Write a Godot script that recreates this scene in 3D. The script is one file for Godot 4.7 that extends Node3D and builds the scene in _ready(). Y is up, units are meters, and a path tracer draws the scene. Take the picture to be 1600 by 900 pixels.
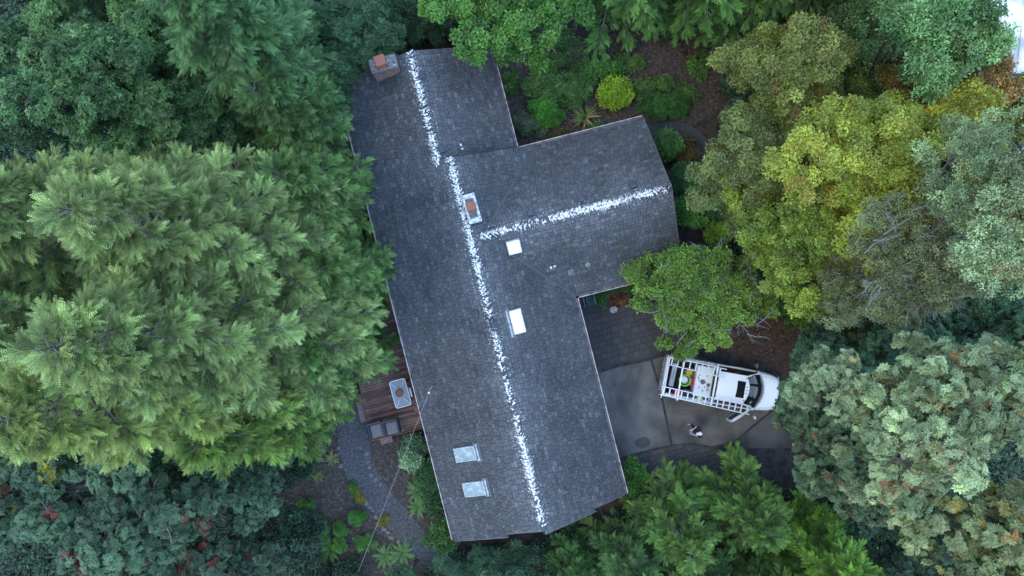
extends Node3D
# A house in a clearing among trees, seen from straight above. y is up, metres.

const CAM_H := 35.0
const FOCAL := 1081.0
const TURN := 0.2496                      # the house stands turned by 14.3 degrees

var rng := RandomNumberGenerator.new()
var taken := {}
var M := {}
var leaf := {}

func _ready() -> void:
	# camera
	var cam := Camera3D.new()
	cam.name = "camera"
	cam.fov = rad_to_deg(2.0 * atan(450.0 / FOCAL))
	cam.near = 0.1
	cam.far = 2000.0
	cam.position = Vector3(0, CAM_H, 0)
	cam.rotation = Vector3(-PI / 2, 0, 0)
	add_child(cam)
	cam.current = true
	# sky and light
	var env := Environment.new()
	env.background_mode = Environment.BG_SKY
	var sky := Sky.new()
	var sm := ProceduralSkyMaterial.new()
	sm.sky_top_color = Color(0.6, 0.72, 0.88)
	sm.sky_horizon_color = Color(0.78, 0.84, 0.9)
	sm.sky_curve = 0.2
	sm.ground_bottom_color = Color(0.12, 0.13, 0.11)
	sm.ground_horizon_color = Color(0.5, 0.55, 0.55)
	sm.sky_energy_multiplier = 1.4
	sky.sky_material = sm
	env.sky = sky
	env.tonemap_mode = Environment.TONE_MAPPER_LINEAR
	env.tonemap_exposure = 2.0
	env.ssao_enabled = true
	env.ssil_enabled = true
	env.sdfgi_enabled = true
	var we := WorldEnvironment.new()
	we.name = "environment"
	we.environment = env
	add_child(we)
	var sun := DirectionalLight3D.new()
	sun.name = "sun"
	sun.light_color = Color(1.0, 0.96, 0.88)
	sun.light_energy = 0.22
	sun.light_angular_distance = 25.0
	sun.rotation_degrees = Vector3(-58, -70, 0)
	sun.shadow_enabled = true
	add_child(sun)
	materials()
	leaves()
	build_ground()
	build_house()
	build_powder()
	build_neighbour()
	build_undergrowth()
	build_trees()
	build_deck()
	build_cable()
	build_courtyard()
	build_truck()
	build_person()
	build_garden()

# ---------------------------------------------------------------- small helpers
func P(u: float, v: float, y := 0.0) -> Vector3:      # a place measured off the survey photo, at height y
	return Vector3((u - 800.0) * (CAM_H - y) / FOCAL, y, (v - 450.0) * (CAM_H - y) / FOCAL)

func rr(a: float, b: float) -> float:
	return rng.randf_range(a, b)

func numbered(called: String, parent: Node) -> String:
	var key := str(parent.get_instance_id()) + called
	var n: int = taken.get(key, 0)
	taken[key] = n + 1
	return called if n == 0 else "%s_%03d" % [called, n]

func tag(o: Node, label: String, category: String, group := "", kind := "") -> Node:
	if label: o.set_meta("label", label)
	if category: o.set_meta("category", category)
	if group: o.set_meta("group", group)
	if kind: o.set_meta("kind", kind)
	return o

func thing(called: String, label: String, category: String, at := Vector3.ZERO, turn := 0.0, group := "") -> Node3D:
	var o := Node3D.new()
	o.name = numbered(called, self)
	add_child(o, true)
	o.position = at
	o.rotation.y = turn
	tag(o, label, category, group)
	return o

func put(called: String, mesh: Mesh, mat: Material, parent: Node = self, kind := "") -> MeshInstance3D:
	var o := MeshInstance3D.new()
	o.mesh = mesh
	if mat: o.material_override = mat
	o.name = numbered(called, parent)
	parent.add_child(o, true)
	if kind: o.set_meta("kind", kind)
	return o

func struct(called: String, mesh: Mesh, mat: Material) -> MeshInstance3D:
	return put(called, mesh, mat, self, "structure")

func twin(root: Node3D, called: String, label: String, at: Vector3, turn := 0.0, group := "") -> Node3D:
	var r: Node3D = root.duplicate()
	r.name = numbered(called, self)
	add_child(r, true)
	r.position = at
	r.rotation.y = turn
	r.set_meta("label", label)
	if group: r.set_meta("group", group)
	return r

# ---------------------------------------------------------------- mesh builder
class MB:
	var v := PackedVector3Array()
	var n := PackedVector3Array()
	var c := PackedColorArray()
	var col := Color.WHITE
	func tri(a: Vector3, b: Vector3, d: Vector3) -> void:
		var m := (b - a).cross(d - a).normalized()
		v.append(a); v.append(d); v.append(b)
		for i in 3:
			n.append(m); c.append(col)
	func trin(a: Vector3, b: Vector3, d: Vector3, na: Vector3, nb: Vector3, nd: Vector3) -> void:
		v.append(a); v.append(d); v.append(b)
		n.append(na); n.append(nd); n.append(nb)
		for i in 3: c.append(col)
	func quad(a: Vector3, b: Vector3, d: Vector3, e: Vector3) -> void:
		tri(a, b, d); tri(a, d, e)
	func box(at: Vector3, size: Vector3, b := Basis.IDENTITY, cut := 0.0) -> void:
		var h := size * 0.5
		if cut <= 0.0:
			var k := []
			for i in 8: k.append(at + b * Vector3(h.x if i & 1 else -h.x, h.y if i & 2 else -h.y, h.z if i & 4 else -h.z))
			quad(k[2], k[6], k[7], k[3]); quad(k[0], k[1], k[5], k[4])
			quad(k[4], k[5], k[7], k[6]); quad(k[0], k[2], k[3], k[1])
			quad(k[1], k[3], k[7], k[5]); quad(k[0], k[4], k[6], k[2])
			return
		var f := h - Vector3.ONE * minf(cut, minf(h.x, minf(h.y, h.z)) * 0.95)
		for s: float in [-1.0, 1.0]:
			face(at, b, Vector3(s * h.x, 0, 0), Vector3(0, f.y, 0), Vector3(0, 0, f.z))
			face(at, b, Vector3(0, s * h.y, 0), Vector3(f.x, 0, 0), Vector3(0, 0, f.z))
			face(at, b, Vector3(0, 0, s * h.z), Vector3(f.x, 0, 0), Vector3(0, f.y, 0))
			for t: float in [-1.0, 1.0]:
				edge(at, b, Vector3(0, s * h.y, t * f.z), Vector3(0, s * f.y, t * h.z), Vector3(f.x, 0, 0))
				edge(at, b, Vector3(s * h.x, 0, t * f.z), Vector3(s * f.x, 0, t * h.z), Vector3(0, f.y, 0))
				edge(at, b, Vector3(s * h.x, t * f.y, 0), Vector3(s * f.x, t * h.y, 0), Vector3(0, 0, f.z))
				for u: float in [-1.0, 1.0]:
					out3(at, at + b * Vector3(s * h.x, t * f.y, u * f.z), at + b * Vector3(s * f.x, t * h.y, u * f.z), at + b * Vector3(s * f.x, t * f.y, u * h.z))
	func out3(mid: Vector3, a: Vector3, b: Vector3, d: Vector3) -> void:
		if (b - a).cross(d - a).dot(a - mid) < 0.0: tri(a, d, b)
		else: tri(a, b, d)
	func face(at: Vector3, b: Basis, o: Vector3, p: Vector3, q: Vector3) -> void:
		var k := [at + b * (o - p - q), at + b * (o + p - q), at + b * (o + p + q), at + b * (o - p + q)]
		out3(at, k[0], k[1], k[2]); out3(at, k[0], k[2], k[3])
	func edge(at: Vector3, b: Basis, o: Vector3, q: Vector3, r: Vector3) -> void:
		var k := [at + b * (o - r), at + b * (o + r), at + b * (q + r), at + b * (q - r)]
		out3(at, k[0], k[1], k[2]); out3(at, k[0], k[2], k[3])
	func bar(a: Vector3, b: Vector3, w: float, h: float, cut := 0.0) -> void:
		var x := (b - a).normalized()
		var up := Vector3.UP if absf(x.y) < 0.95 else Vector3.RIGHT
		var z := x.cross(up).normalized()
		box((a + b) * 0.5, Vector3((b - a).length(), h, w), Basis(x, z.cross(x), z), cut)
	func tube(pts: Array, radii: Array, sides := 8, caps := true) -> void:
		var rings := []
		var nrm := []
		var side := Vector3.ZERO
		for i in pts.size():
			var d: Vector3 = (pts[mini(i + 1, pts.size() - 1)] - pts[maxi(i - 1, 0)]).normalized()
			if side == Vector3.ZERO: side = d.cross(Vector3.UP if absf(d.y) < 0.9 else Vector3.RIGHT).normalized()
			side = (side - d * side.dot(d)).normalized()
			var up := d.cross(side)
			var ring := []
			var rn := []
			for k in sides:
				var a := TAU * k / sides
				var w := side * cos(a) + up * sin(a)
				ring.append(pts[i] + w * radii[i]); rn.append(w)
			rings.append(ring); nrm.append(rn)
		for i in pts.size() - 1:
			for k in sides:
				var l := (k + 1) % sides
				trin(rings[i][k], rings[i][l], rings[i + 1][l], nrm[i][k], nrm[i][l], nrm[i + 1][l])
				trin(rings[i][k], rings[i + 1][l], rings[i + 1][k], nrm[i][k], nrm[i + 1][l], nrm[i + 1][k])
		if caps:
			for k in sides:
				var l := (k + 1) % sides
				if radii[0] > 0.002: tri(pts[0], rings[0][l], rings[0][k])
				if radii[-1] > 0.002: tri(pts[-1], rings[-1][k], rings[-1][l])
	func lathe(at: Vector3, prof: Array, sides := 20, squash := Vector2.ONE) -> void:   # prof: Vector2(radius, y)
		for i in prof.size() - 1:
			var p: Vector2 = prof[i]
			var q: Vector2 = prof[i + 1]
			var sl := Vector2(q.y - p.y, p.x - q.x).normalized()
			for k in sides:
				var a := TAU * k / sides
				var e := TAU * (k + 1) / sides
				var da := Vector3(cos(a) * squash.x, 0, sin(a) * squash.y)
				var db := Vector3(cos(e) * squash.x, 0, sin(e) * squash.y)
				var na := (da * sl.x + Vector3.UP * sl.y).normalized()
				var nb := (db * sl.x + Vector3.UP * sl.y).normalized()
				var p0 := at + da * p.x + Vector3.UP * p.y
				var p1 := at + db * p.x + Vector3.UP * p.y
				var q0 := at + da * q.x + Vector3.UP * q.y
				var q1 := at + db * q.x + Vector3.UP * q.y
				if p.x > 0.0005: trin(p0, q1, p1, na, nb, nb)
				if q.x > 0.0005: trin(p0, q0, q1, na, na, nb)
	func poly(pts: PackedVector2Array, y: float, skirt := 0.0) -> void:       # a flat sheet, x and z in pts
		var t := Geometry2D.triangulate_polygon(pts)
		for i in range(0, t.size(), 3):
			var a := Vector3(pts[t[i]].x, y, pts[t[i]].y)
			var b := Vector3(pts[t[i + 1]].x, y, pts[t[i + 1]].y)
			var d := Vector3(pts[t[i + 2]].x, y, pts[t[i + 2]].y)
			if (b - a).cross(d - a).y > 0: tri(a, b, d)
			else: tri(a, d, b)
		if skirt > 0.0:
			var flip := Geometry2D.is_polygon_clockwise(pts)
			for i in pts.size():
				var p := pts[i]
				var q := pts[(i + 1) % pts.size()]
				var a := Vector3(p.x, y, p.y)
				var b := Vector3(q.x, y, q.y)
				var dn := Vector3(0, skirt, 0)
				if flip: quad(a, b, b - dn, a - dn)
				else: quad(b, a, a - dn, b - dn)
	func mesh() -> ArrayMesh:
		var arr := []
		arr.resize(Mesh.ARRAY_MAX)
		arr[Mesh.ARRAY_VERTEX] = v
		arr[Mesh.ARRAY_NORMAL] = n
		arr[Mesh.ARRAY_COLOR] = c
		var m := ArrayMesh.new()
		if v.size(): m.add_surface_from_arrays(Mesh.PRIMITIVE_TRIANGLES, arr)
		return m

func box_mesh(size: Vector3, cut := 0.0, col := Color.WHITE, at := Vector3.ZERO) -> ArrayMesh:
	var b := MB.new()
	b.col = col
	b.box(at, size, Basis.IDENTITY, cut)
	return b.mesh()

# ---------------------------------------------------------------- materials
func noise_tex(freq: float, colors: Array, stops: Array, seed_ := 1, kind := FastNoiseLite.TYPE_SIMPLEX_SMOOTH, oct := 4, size := 512) -> NoiseTexture2D:
	var f := FastNoiseLite.new()
	f.noise_type = kind
	f.frequency = freq
	f.fractal_octaves = oct
	f.seed = seed_
	var t := NoiseTexture2D.new()
	t.width = size; t.height = size
	t.seamless = true
	t.noise = f
	if colors.size():
		var g := Gradient.new()
		g.colors = PackedColorArray(colors)
		g.offsets = PackedFloat32Array(stops)
		t.color_ramp = g
	return t

func lin(r: float, g: float, b: float) -> Color:          # a real-world base colour, given as linear values
	return Color(r, g, b).linear_to_srgb()

func mat(col: Color, rough := 0.8, tex: Texture2D = null, scale := 1.0, metal := 0.0) -> StandardMaterial3D:
	var m := StandardMaterial3D.new()
	m.albedo_color = col
	m.roughness = rough
	m.metallic = metal
	m.vertex_color_use_as_albedo = true
	if tex:
		m.albedo_texture = tex
		m.uv1_triplanar = true
		m.uv1_world_triplanar = true
		m.uv1_scale = Vector3.ONE * scale
	return m

func relief(m: StandardMaterial3D, t: Texture2D, cm: float) -> StandardMaterial3D:
	m.heightmap_enabled = true
	m.heightmap_texture = t
	m.heightmap_scale = cm
	return m

func materials() -> void:
	var grey := func(a: float) -> Color: return Color(a, a, a)
	var grain := noise_tex(0.09, [grey.call(0.62), grey.call(1.0)], [0.1, 0.9], 3, FastNoiseLite.TYPE_SIMPLEX_SMOOTH, 5)
	var blot := noise_tex(0.012, [grey.call(0.66), grey.call(0.9), grey.call(1.0)], [0.2, 0.5, 0.8], 8, FastNoiseLite.TYPE_SIMPLEX_SMOOTH, 5)
	var speck := noise_tex(0.3, [grey.call(0.35), grey.call(0.75), grey.call(1.0)], [0.15, 0.5, 0.85], 5, FastNoiseLite.TYPE_CELLULAR, 2)
	M.shingle = mat(Color.WHITE, 0.92, grain, 1.4)
	M.shingle.detail_enabled = true
	M.shingle.detail_blend_mode = BaseMaterial3D.BLEND_MODE_MUL
	M.shingle.detail_albedo = noise_tex(0.006, [Color(0.84, 0.85, 0.85), Color(0.96, 0.96, 0.95), Color(1, 1, 1)], [0.25, 0.5, 0.8], 21)
	M.shingle.detail_uv_layer = BaseMaterial3D.DETAIL_UV_2
	M.shingle.uv2_triplanar = true
	M.shingle.uv2_world_triplanar = true
	M.shingle.uv2_scale = Vector3.ONE * 0.13
	M.powder = mat(lin(0.78, 0.79, 0.8), 0.95)
	M.powderless = mat(Color.WHITE, 0.95)
	M.soil = mat(Color.WHITE, 0.96, noise_tex(0.02, [lin(0.02, 0.017, 0.014), lin(0.04, 0.032, 0.027), lin(0.06, 0.048, 0.04), lin(0.03, 0.032, 0.02)], [0.2, 0.45, 0.65, 0.85], 4, FastNoiseLite.TYPE_SIMPLEX_SMOOTH, 6), 0.17)
	relief(M.soil, speck, 3.0)
	M.soil2 = mat(Color.WHITE, 0.96, noise_tex(0.03, [lin(0.034, 0.028, 0.025), lin(0.054, 0.045, 0.041), lin(0.078, 0.067, 0.062)], [0.2, 0.5, 0.8], 14, FastNoiseLite.TYPE_SIMPLEX_SMOOTH, 6), 0.25)
	relief(M.soil2, speck, 2.0)
	M.gravel = mat(lin(0.15, 0.16, 0.185), 0.95, speck, 0.8)
	relief(M.gravel, speck, 2.0)
	M.pebble = mat(Color.WHITE, 0.9)
	M.concrete = mat(Color.WHITE, 0.93, noise_tex(0.007, [lin(0.17, 0.168, 0.165), lin(0.25, 0.247, 0.243), lin(0.33, 0.326, 0.32)], [0.2, 0.5, 0.8], 31, FastNoiseLite.TYPE_SIMPLEX_SMOOTH, 6), 0.16)
	M.concrete.detail_enabled = true
	M.concrete.detail_blend_mode = BaseMaterial3D.BLEND_MODE_MUL
	M.concrete.detail_albedo = speck
	M.concrete.detail_uv_layer = BaseMaterial3D.DETAIL_UV_2
	M.concrete.uv2_triplanar = true
	M.concrete.uv2_world_triplanar = true
	M.concrete.uv2_scale = Vector3.ONE * 0.55
	M.paver = mat(Color.WHITE, 0.9, grain, 1.1)
	M.joint = mat(lin(0.052, 0.05, 0.053), 0.97)
	M.asphalt = mat(lin(0.1, 0.098, 0.1), 0.93, speck, 0.6)
	M.asphalt.detail_enabled = true
	M.asphalt.detail_blend_mode = BaseMaterial3D.BLEND_MODE_MUL
	M.asphalt.detail_albedo = blot
	M.asphalt.detail_uv_layer = BaseMaterial3D.DETAIL_UV_2
	M.asphalt.uv2_triplanar = true
	M.asphalt.uv2_world_triplanar = true
	M.asphalt.uv2_scale = Vector3.ONE * 0.3
	M.stain = mat(lin(0.035, 0.035, 0.038), 0.55)
	M.wood = mat(Color.WHITE, 0.85, null)
	var gr := noise_tex(0.03, [grey.call(0.5), grey.call(0.85), grey.call(1.0)], [0.2, 0.5, 0.85], 41, FastNoiseLite.TYPE_SIMPLEX_SMOOTH, 5)
	M.wood.albedo_texture = gr
	M.wood.uv1_triplanar = true
	M.wood.uv1_scale = Vector3(0.15, 1.5, 3.5)
	M.wall = mat(lin(0.2, 0.17, 0.14), 0.85, grain, 0.5)
	M.trim = mat(lin(0.45, 0.4, 0.4), 0.6, blot, 0.4)
	M.dark = mat(lin(0.02, 0.02, 0.022), 0.6)
	M.ventm = mat(lin(0.055, 0.063, 0.083), 0.5)
	M.metal = mat(lin(0.4, 0.42, 0.45), 0.4, blot, 0.6, 0.7)
	M.alum = mat(lin(0.7, 0.72, 0.74), 0.35, null, 1.0, 0.35)
	M.valley = mat(lin(0.06, 0.065, 0.08), 0.5)
	M.paint = mat(lin(0.72, 0.735, 0.74), 0.3)
	M.paint.clearcoat_enabled = true
	M.paint.clearcoat = 0.6
	M.paint.clearcoat_roughness = 0.08
	M.glass = mat(lin(0.012, 0.014, 0.017), 0.06)
	M.rubber = mat(lin(0.018, 0.018, 0.018), 0.85)
	M.brick = mat(Color.WHITE, 0.92, grain, 2.0)
	M.terra = mat(lin(0.42, 0.16, 0.1), 0.8, grain, 1.5)
	M.mortar = mat(lin(0.34, 0.34, 0.34), 0.9, blot, 1.2)
	M.capmetal = mat(lin(0.62, 0.66, 0.68), 0.5, blot, 0.8)
	M.dome = mat(lin(0.95, 0.95, 0.94), 0.25)
	M.dome.subsurf_scatter_enabled = true
	M.dome.subsurf_scatter_strength = 0.2
	M.frost = mat(Color.WHITE, 0.2, noise_tex(0.01, [lin(0.17, 0.235, 0.24), lin(0.24, 0.31, 0.315), lin(0.4, 0.46, 0.46)], [0.25, 0.5, 0.8], 51, FastNoiseLite.TYPE_SIMPLEX_SMOOTH, 3), 0.6)
	M.bark = mat(Color.WHITE, 0.95, noise_tex(0.05, [grey.call(0.5), grey.call(1.0)], [0.2, 0.8], 61), 1.2)
	M.leafy = mat(Color.WHITE, 0.55)
	M.leafy.backlight_enabled = true
	M.leafy.backlight = Color(0.6, 0.6, 0.6)
	M.needle = mat(Color.WHITE, 0.7)
	M.needle.backlight_enabled = true
	M.needle.backlight = Color(0.5, 0.5, 0.5)
	M.litter = mat(Color.WHITE, 0.9)
	M.cloth = mat(Color.WHITE, 0.9)
	M.plain = mat(Color.WHITE, 0.6)
	M.wicker = mat(Color.WHITE, 0.8)
	M.tableglass = mat(lin(0.2, 0.235, 0.28), 0.18)
	M.membrane = mat(lin(0.85, 0.87, 0.88), 0.7, blot, 0.1)

# ---------------------------------------------------------------- foliage
func leaf_cluster(n: int, length: float, width: float, spread: float, seed_: int, flat := 0.5) -> ArrayMesh:   # a tuft of single leaves
	var r := RandomNumberGenerator.new()
	r.seed = seed_
	var b := MB.new()
	for i in n:
		var a := r.randf() * TAU
		var el := r.randf_range(-0.3, 1.2) * flat
		var d := Vector3(cos(a) * cos(el), sin(el), sin(a) * cos(el))
		var o := d * spread * r.randf_range(0.1, 1.0) + Vector3(0, r.randf_range(-0.3, 0.3) * spread, 0)
		d = (d + Vector3(r.randf_range(-0.5, 0.5), r.randf_range(-0.5, 0.2), r.randf_range(-0.5, 0.5))).normalized()
		var s := d.cross(Vector3.UP).normalized().rotated(d, r.randf_range(-0.6, 0.6))
		var up := s.cross(d)
		var l := length * r.randf_range(0.7, 1.2)
		var w := width * r.randf_range(0.8, 1.2) * 0.5
		var t := r.randf_range(0.6, 1.35)
		b.col = Color(t, t, t * r.randf_range(0.85, 1.05))
		var mid := o + d * l * 0.45
		var tip := o + d * l - up * l * 0.12
		b.tri(o, mid + s * w + up * w * 0.3, tip)
		b.tri(o, tip, mid - s * w + up * w * 0.3)
	return b.mesh()

func rosette(n: int, length: float, width: float, seed_: int) -> ArrayMesh:    # a whorl of long leaves at a twig's end
	var r := RandomNumberGenerator.new()
	r.seed = seed_
	var b := MB.new()
	for k in 3:
		var c := Vector3(r.randf_range(-1, 1), r.randf_range(-0.3, 0.6), r.randf_range(-1, 1)) * length * 0.9
		for i in n:
			var a := TAU * (i + r.randf() * 0.7) / n
			var el := r.randf_range(-0.15, 0.8)
			var d := Vector3(cos(a) * cos(el), sin(el), sin(a) * cos(el))
			var s := d.cross(Vector3.UP).normalized()
			var up := s.cross(d)
			var l := length * r.randf_range(0.75, 1.15)
			var t := r.randf_range(0.62, 1.35)
			b.col = Color(t, t, t)
			var o := c + d * 0.01
			var m1 := o + d * l * 0.5
			var tip := o + d * l - Vector3(0, l * 0.1, 0)
			b.tri(o, m1 + s * width * 0.5 + up * width * 0.15, tip)
			b.tri(o, tip, m1 - s * width * 0.5 + up * width * 0.15)
	return b.mesh()

func frond_mesh(length: float, reach: float, rows: int, thick: float, droop: float, seed_: int, fine := 2) -> ArrayMesh:   # a flat conifer spray along +x
	var r := RandomNumberGenerator.new()
	r.seed = seed_
	var b := MB.new()
	for i in rows:
		var t := (i + 0.5) / rows
		var o := Vector3(t * length, -droop * t * t, 0)
		var l := reach * pow(1.0 - t, 0.6) * (0.45 + 0.55 * minf(1.0, t * 4.0)) + 0.03
		for sd: float in [-1.0, 1.0]:
			var ang := r.randf_range(0.65, 0.95)
			var d := Vector3(cos(ang), r.randf_range(-0.25, 0.2), sd * sin(ang)).normalized()
			for k in fine:
				var f0 := float(k) / fine
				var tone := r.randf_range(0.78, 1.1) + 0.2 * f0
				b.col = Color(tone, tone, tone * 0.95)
				var p := o + d * l * f0
				var q := o + d * l * (f0 + 1.15 / fine) - Vector3(0, droop * 0.3 * f0, 0)
				var w := d.cross(Vector3.UP).normalized() * thick * r.randf_range(0.8, 1.3)
				var e := Vector3(0, r.randf_range(-0.4, 0.4) * thick, 0)
				b.tri(p, p.lerp(q, 0.45) + w + e, q)
				b.tri(p, q, p.lerp(q, 0.45) - w - e)
				if fine > 1 and k < fine - 1:
					var dd := (d + Vector3(0.9, 0, 0)).normalized()
					var q2 := q.lerp(p, 0.4) + dd * l * 0.38
					b.tri(p.lerp(q, 0.6), p.lerp(q2, 0.6) + w * 0.8, q2)
					b.tri(p.lerp(q, 0.6), q2, p.lerp(q2, 0.6) - w * 0.8)
	b.col = Color(0.7, 0.62, 0.5)
	b.tri(Vector3(0, 0, thick * 0.4), Vector3(0, 0, -thick * 0.4), Vector3(length * 0.95, -droop * 0.9, 0))
	return b.mesh()

func leaves() -> void:
	leaf.broad = leaf_cluster(26, 0.13, 0.085, 0.2, 11)
	leaf.small = leaf_cluster(24, 0.11, 0.062, 0.18, 12, 0.7)
	leaf.tiny = leaf_cluster(30, 0.075, 0.042, 0.16, 13, 0.9)
	leaf.maple = leaf_cluster(22, 0.15, 0.12, 0.22, 14, 0.35)
	leaf.long = rosette(9, 0.17, 0.055, 15)
	leaf.sage = rosette(11, 0.12, 0.05, 16)
	leaf.cedar = frond_mesh(0.52, 0.1, 8, 0.017, 0.12, 17, 1)
	leaf.hemlock = frond_mesh(0.5, 0.085, 8, 0.017, 0.06, 18, 1)
	leaf.fir = frond_mesh(0.6, 0.16, 20, 0.011, 0.04, 19, 1)

func push(buf: PackedFloat32Array, x: Vector3, y: Vector3, z: Vector3, o: Vector3, c: Color) -> void:
	buf.append_array(PackedFloat32Array([x.x, y.x, z.x, o.x, x.y, y.y, z.y, o.y, x.z, y.z, z.z, o.z, c.r, c.g, c.b, 1.0]))

func many(called: String, mesh: Mesh, material: Material, buf: PackedFloat32Array, parent: Node, kind := "stuff") -> MultiMeshInstance3D:
	var mm := MultiMesh.new()
	mm.transform_format = MultiMesh.TRANSFORM_3D
	mm.use_colors = true
	mm.mesh = mesh
	mm.instance_count = buf.size() / 16
	mm.buffer = buf
	var o := MultiMeshInstance3D.new()
	o.multimesh = mm
	o.material_override = material
	o.name = numbered(called, parent)
	parent.add_child(o, true)
	if kind: o.set_meta("kind", kind)
	return o

func ball() -> Vector3:
	var z := rr(-1, 1)
	var a := rr(0, TAU)
	var s := sqrt(1.0 - z * z)
	return Vector3(s * cos(a), z, s * sin(a))

func tuft(buf: PackedFloat32Array, at: Vector3, out: Vector3, size: float, c: Color) -> void:
	var y := (out + Vector3.UP * 0.5 + ball() * 0.5).normalized()
	var x := y.cross(Vector3(cos(at.x * 91.0), 0.2, sin(at.z * 87.0))).normalized().rotated(y, rr(0, TAU))
	var s := size * rr(0.7, 1.3)
	push(buf, x * s, y * s, x.cross(y) * s, at, c)

func shade_of(a: Color, b: Color, k: float, tone: float) -> Color:
	var c := a.lerp(b, clampf(k, 0.0, 1.0))
	return Color(c.r * tone * 1.18, c.g * tone * 1.22, c.b * tone * 0.8)

# A broad-leaved tree. at: base; centre: middle of the crown above the base; R: crown radii.
# pal: [dark, light] linear leaf colours; spots: [colour, share of clumps] for leaves that have turned.
func broadleaf(called: String, label: String, category: String, at: Vector3, centre: Vector3, R: Vector3, leafname: String, pal: Array, seed_: int, o := {}) -> Node3D:
	rng.seed = seed_
	var t := thing(called, label, category, at)
	var trunk := MB.new()
	var limbs := MB.new()
	var bark: Color = o.get("bark", Color(0.13, 0.12, 0.11))
	trunk.col = bark
	limbs.col = bark
	var top := centre + Vector3(0, R.y * 0.1, 0)
	var tr: float = o.get("trunk", 0.014 * centre.y + 0.05)
	trunk.tube([Vector3.ZERO, centre * 0.35 + Vector3(rr(-0.1, 0.1), 0, rr(-0.1, 0.1)), centre * 0.7, top], [tr * 1.3, tr, tr * 0.7, tr * 0.25], 9)
	put("trunk", trunk.mesh(), M.bark, t)
	var buf := PackedFloat32Array()
	var nl: int = o.get("lobes", 15)
	var lr: float = o.get("lobe", 0.37)
	var cs: float = o.get("size", 1.0)
	var dens: float = o.get("density", 1.0)
	var spots: Array = o.get("spots", [])
	var vivid: float = o.get("vivid", 0.0)
	for i in nl:
		var d := ball()
		if d.y < -0.45: d.y = -d.y
		var lc := centre + d * R * (rr(0.15, 0.5) if i % 3 == 0 else rr(0.6, 0.92))
		if i == 0: lc = centre + Vector3(0, R.y * 0.55, 0)
		var r := R * lr * rr(0.8, 1.2)
		var tone_l := rr(0.82, 1.15)
		var hue_l := rr(0.1, 0.9)
		var k0 := centre * rr(0.45, 0.85)
		var w := tr * 0.35
		limbs.tube([k0, k0.lerp(lc, 0.5) + Vector3(rr(-0.2, 0.2), 0.15, rr(-0.2, 0.2)), lc], [w, w * 0.7, w * 0.35], 5)
		var ns: int = o.get("subs", 17)
		for j in ns:
			var e := ball()
			if e.y < -0.3: e.y *= -1.0
			var sc := lc + e * r * rr(0.6, 1.1)
			var sr := (r.x + r.y + r.z) / 3.0 * rr(0.2, 0.4)
			limbs.tube([lc, lc.lerp(sc, 0.6) + Vector3(0, 0.05, 0), sc + e * sr * 0.6], [w * 0.4, w * 0.25, w * 0.1], 4, false)
			var tone := tone_l * rr(0.68, 1.32)
			var pa: Color = pal[0]
			var pb: Color = pal[1]
			var hue := hue_l + rr(-0.3, 0.3)
			var turned := Color(0, 0, 0)
			for sp in spots:
				if rng.randf() < sp[1] * 2.2:
					turned = sp[0]
			var n := int(26.0 * sr * sr / (0.16 * cs * cs) * dens) + 5
			for k in n:
				var f := ball()
				if f.y < -0.4 and rng.randf() < 0.7: f.y *= -1.0
				var p := sc + f * sr * Vector3(1, 0.85, 1) * rr(0.55, 1.08)
				var c := shade_of(pa, pb, hue + rr(-0.35, 0.35), tone * rr(0.68, 1.34))
				if turned.r > 0.0 and rng.randf() < 0.3 + 0.35 * vivid: c = turned.lerp(c, rr(0.05, 0.55) * (1.0 - 0.6 * vivid)) * rr(0.8, 1.15)
				tuft(buf, p, f, cs * rr(0.8, 1.0), c)
	if o.has("twigs"):       # bare twigs that stand out of the crown
		limbs.col = o.get("twigcol", Color(0.3, 0.3, 0.3))
		for i in int(o.twigs):
			var d := ball()
			d = Vector3(d.x * 0.8, 0.75, d.z * 0.8)
			var a := centre + d * R * rr(0.75, 1.05)
			var e := (d * 0.6 + ball() * Vector3(1, 0.4, 1) + Vector3(0, 0.15, 0)).normalized()
			var l := rr(0.5, 1.1)
			var b := a + e * l
			limbs.tube([a, a.lerp(b, 0.5) + ball() * 0.08, b], [0.022, 0.015, 0.006], 4, false)
			for q in 4:
				var s := a.lerp(b, rr(0.3, 0.95))
				var g := (e + ball() * 0.8).normalized()
				limbs.tube([s, s + g * rr(0.25, 0.55)], [0.009, 0.004], 3, false)
	put("limbs", limbs.mesh(), M.bark, t, "stuff")
	many("foliage", leaf[leafname], M.leafy, buf, t)
	return t

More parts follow.
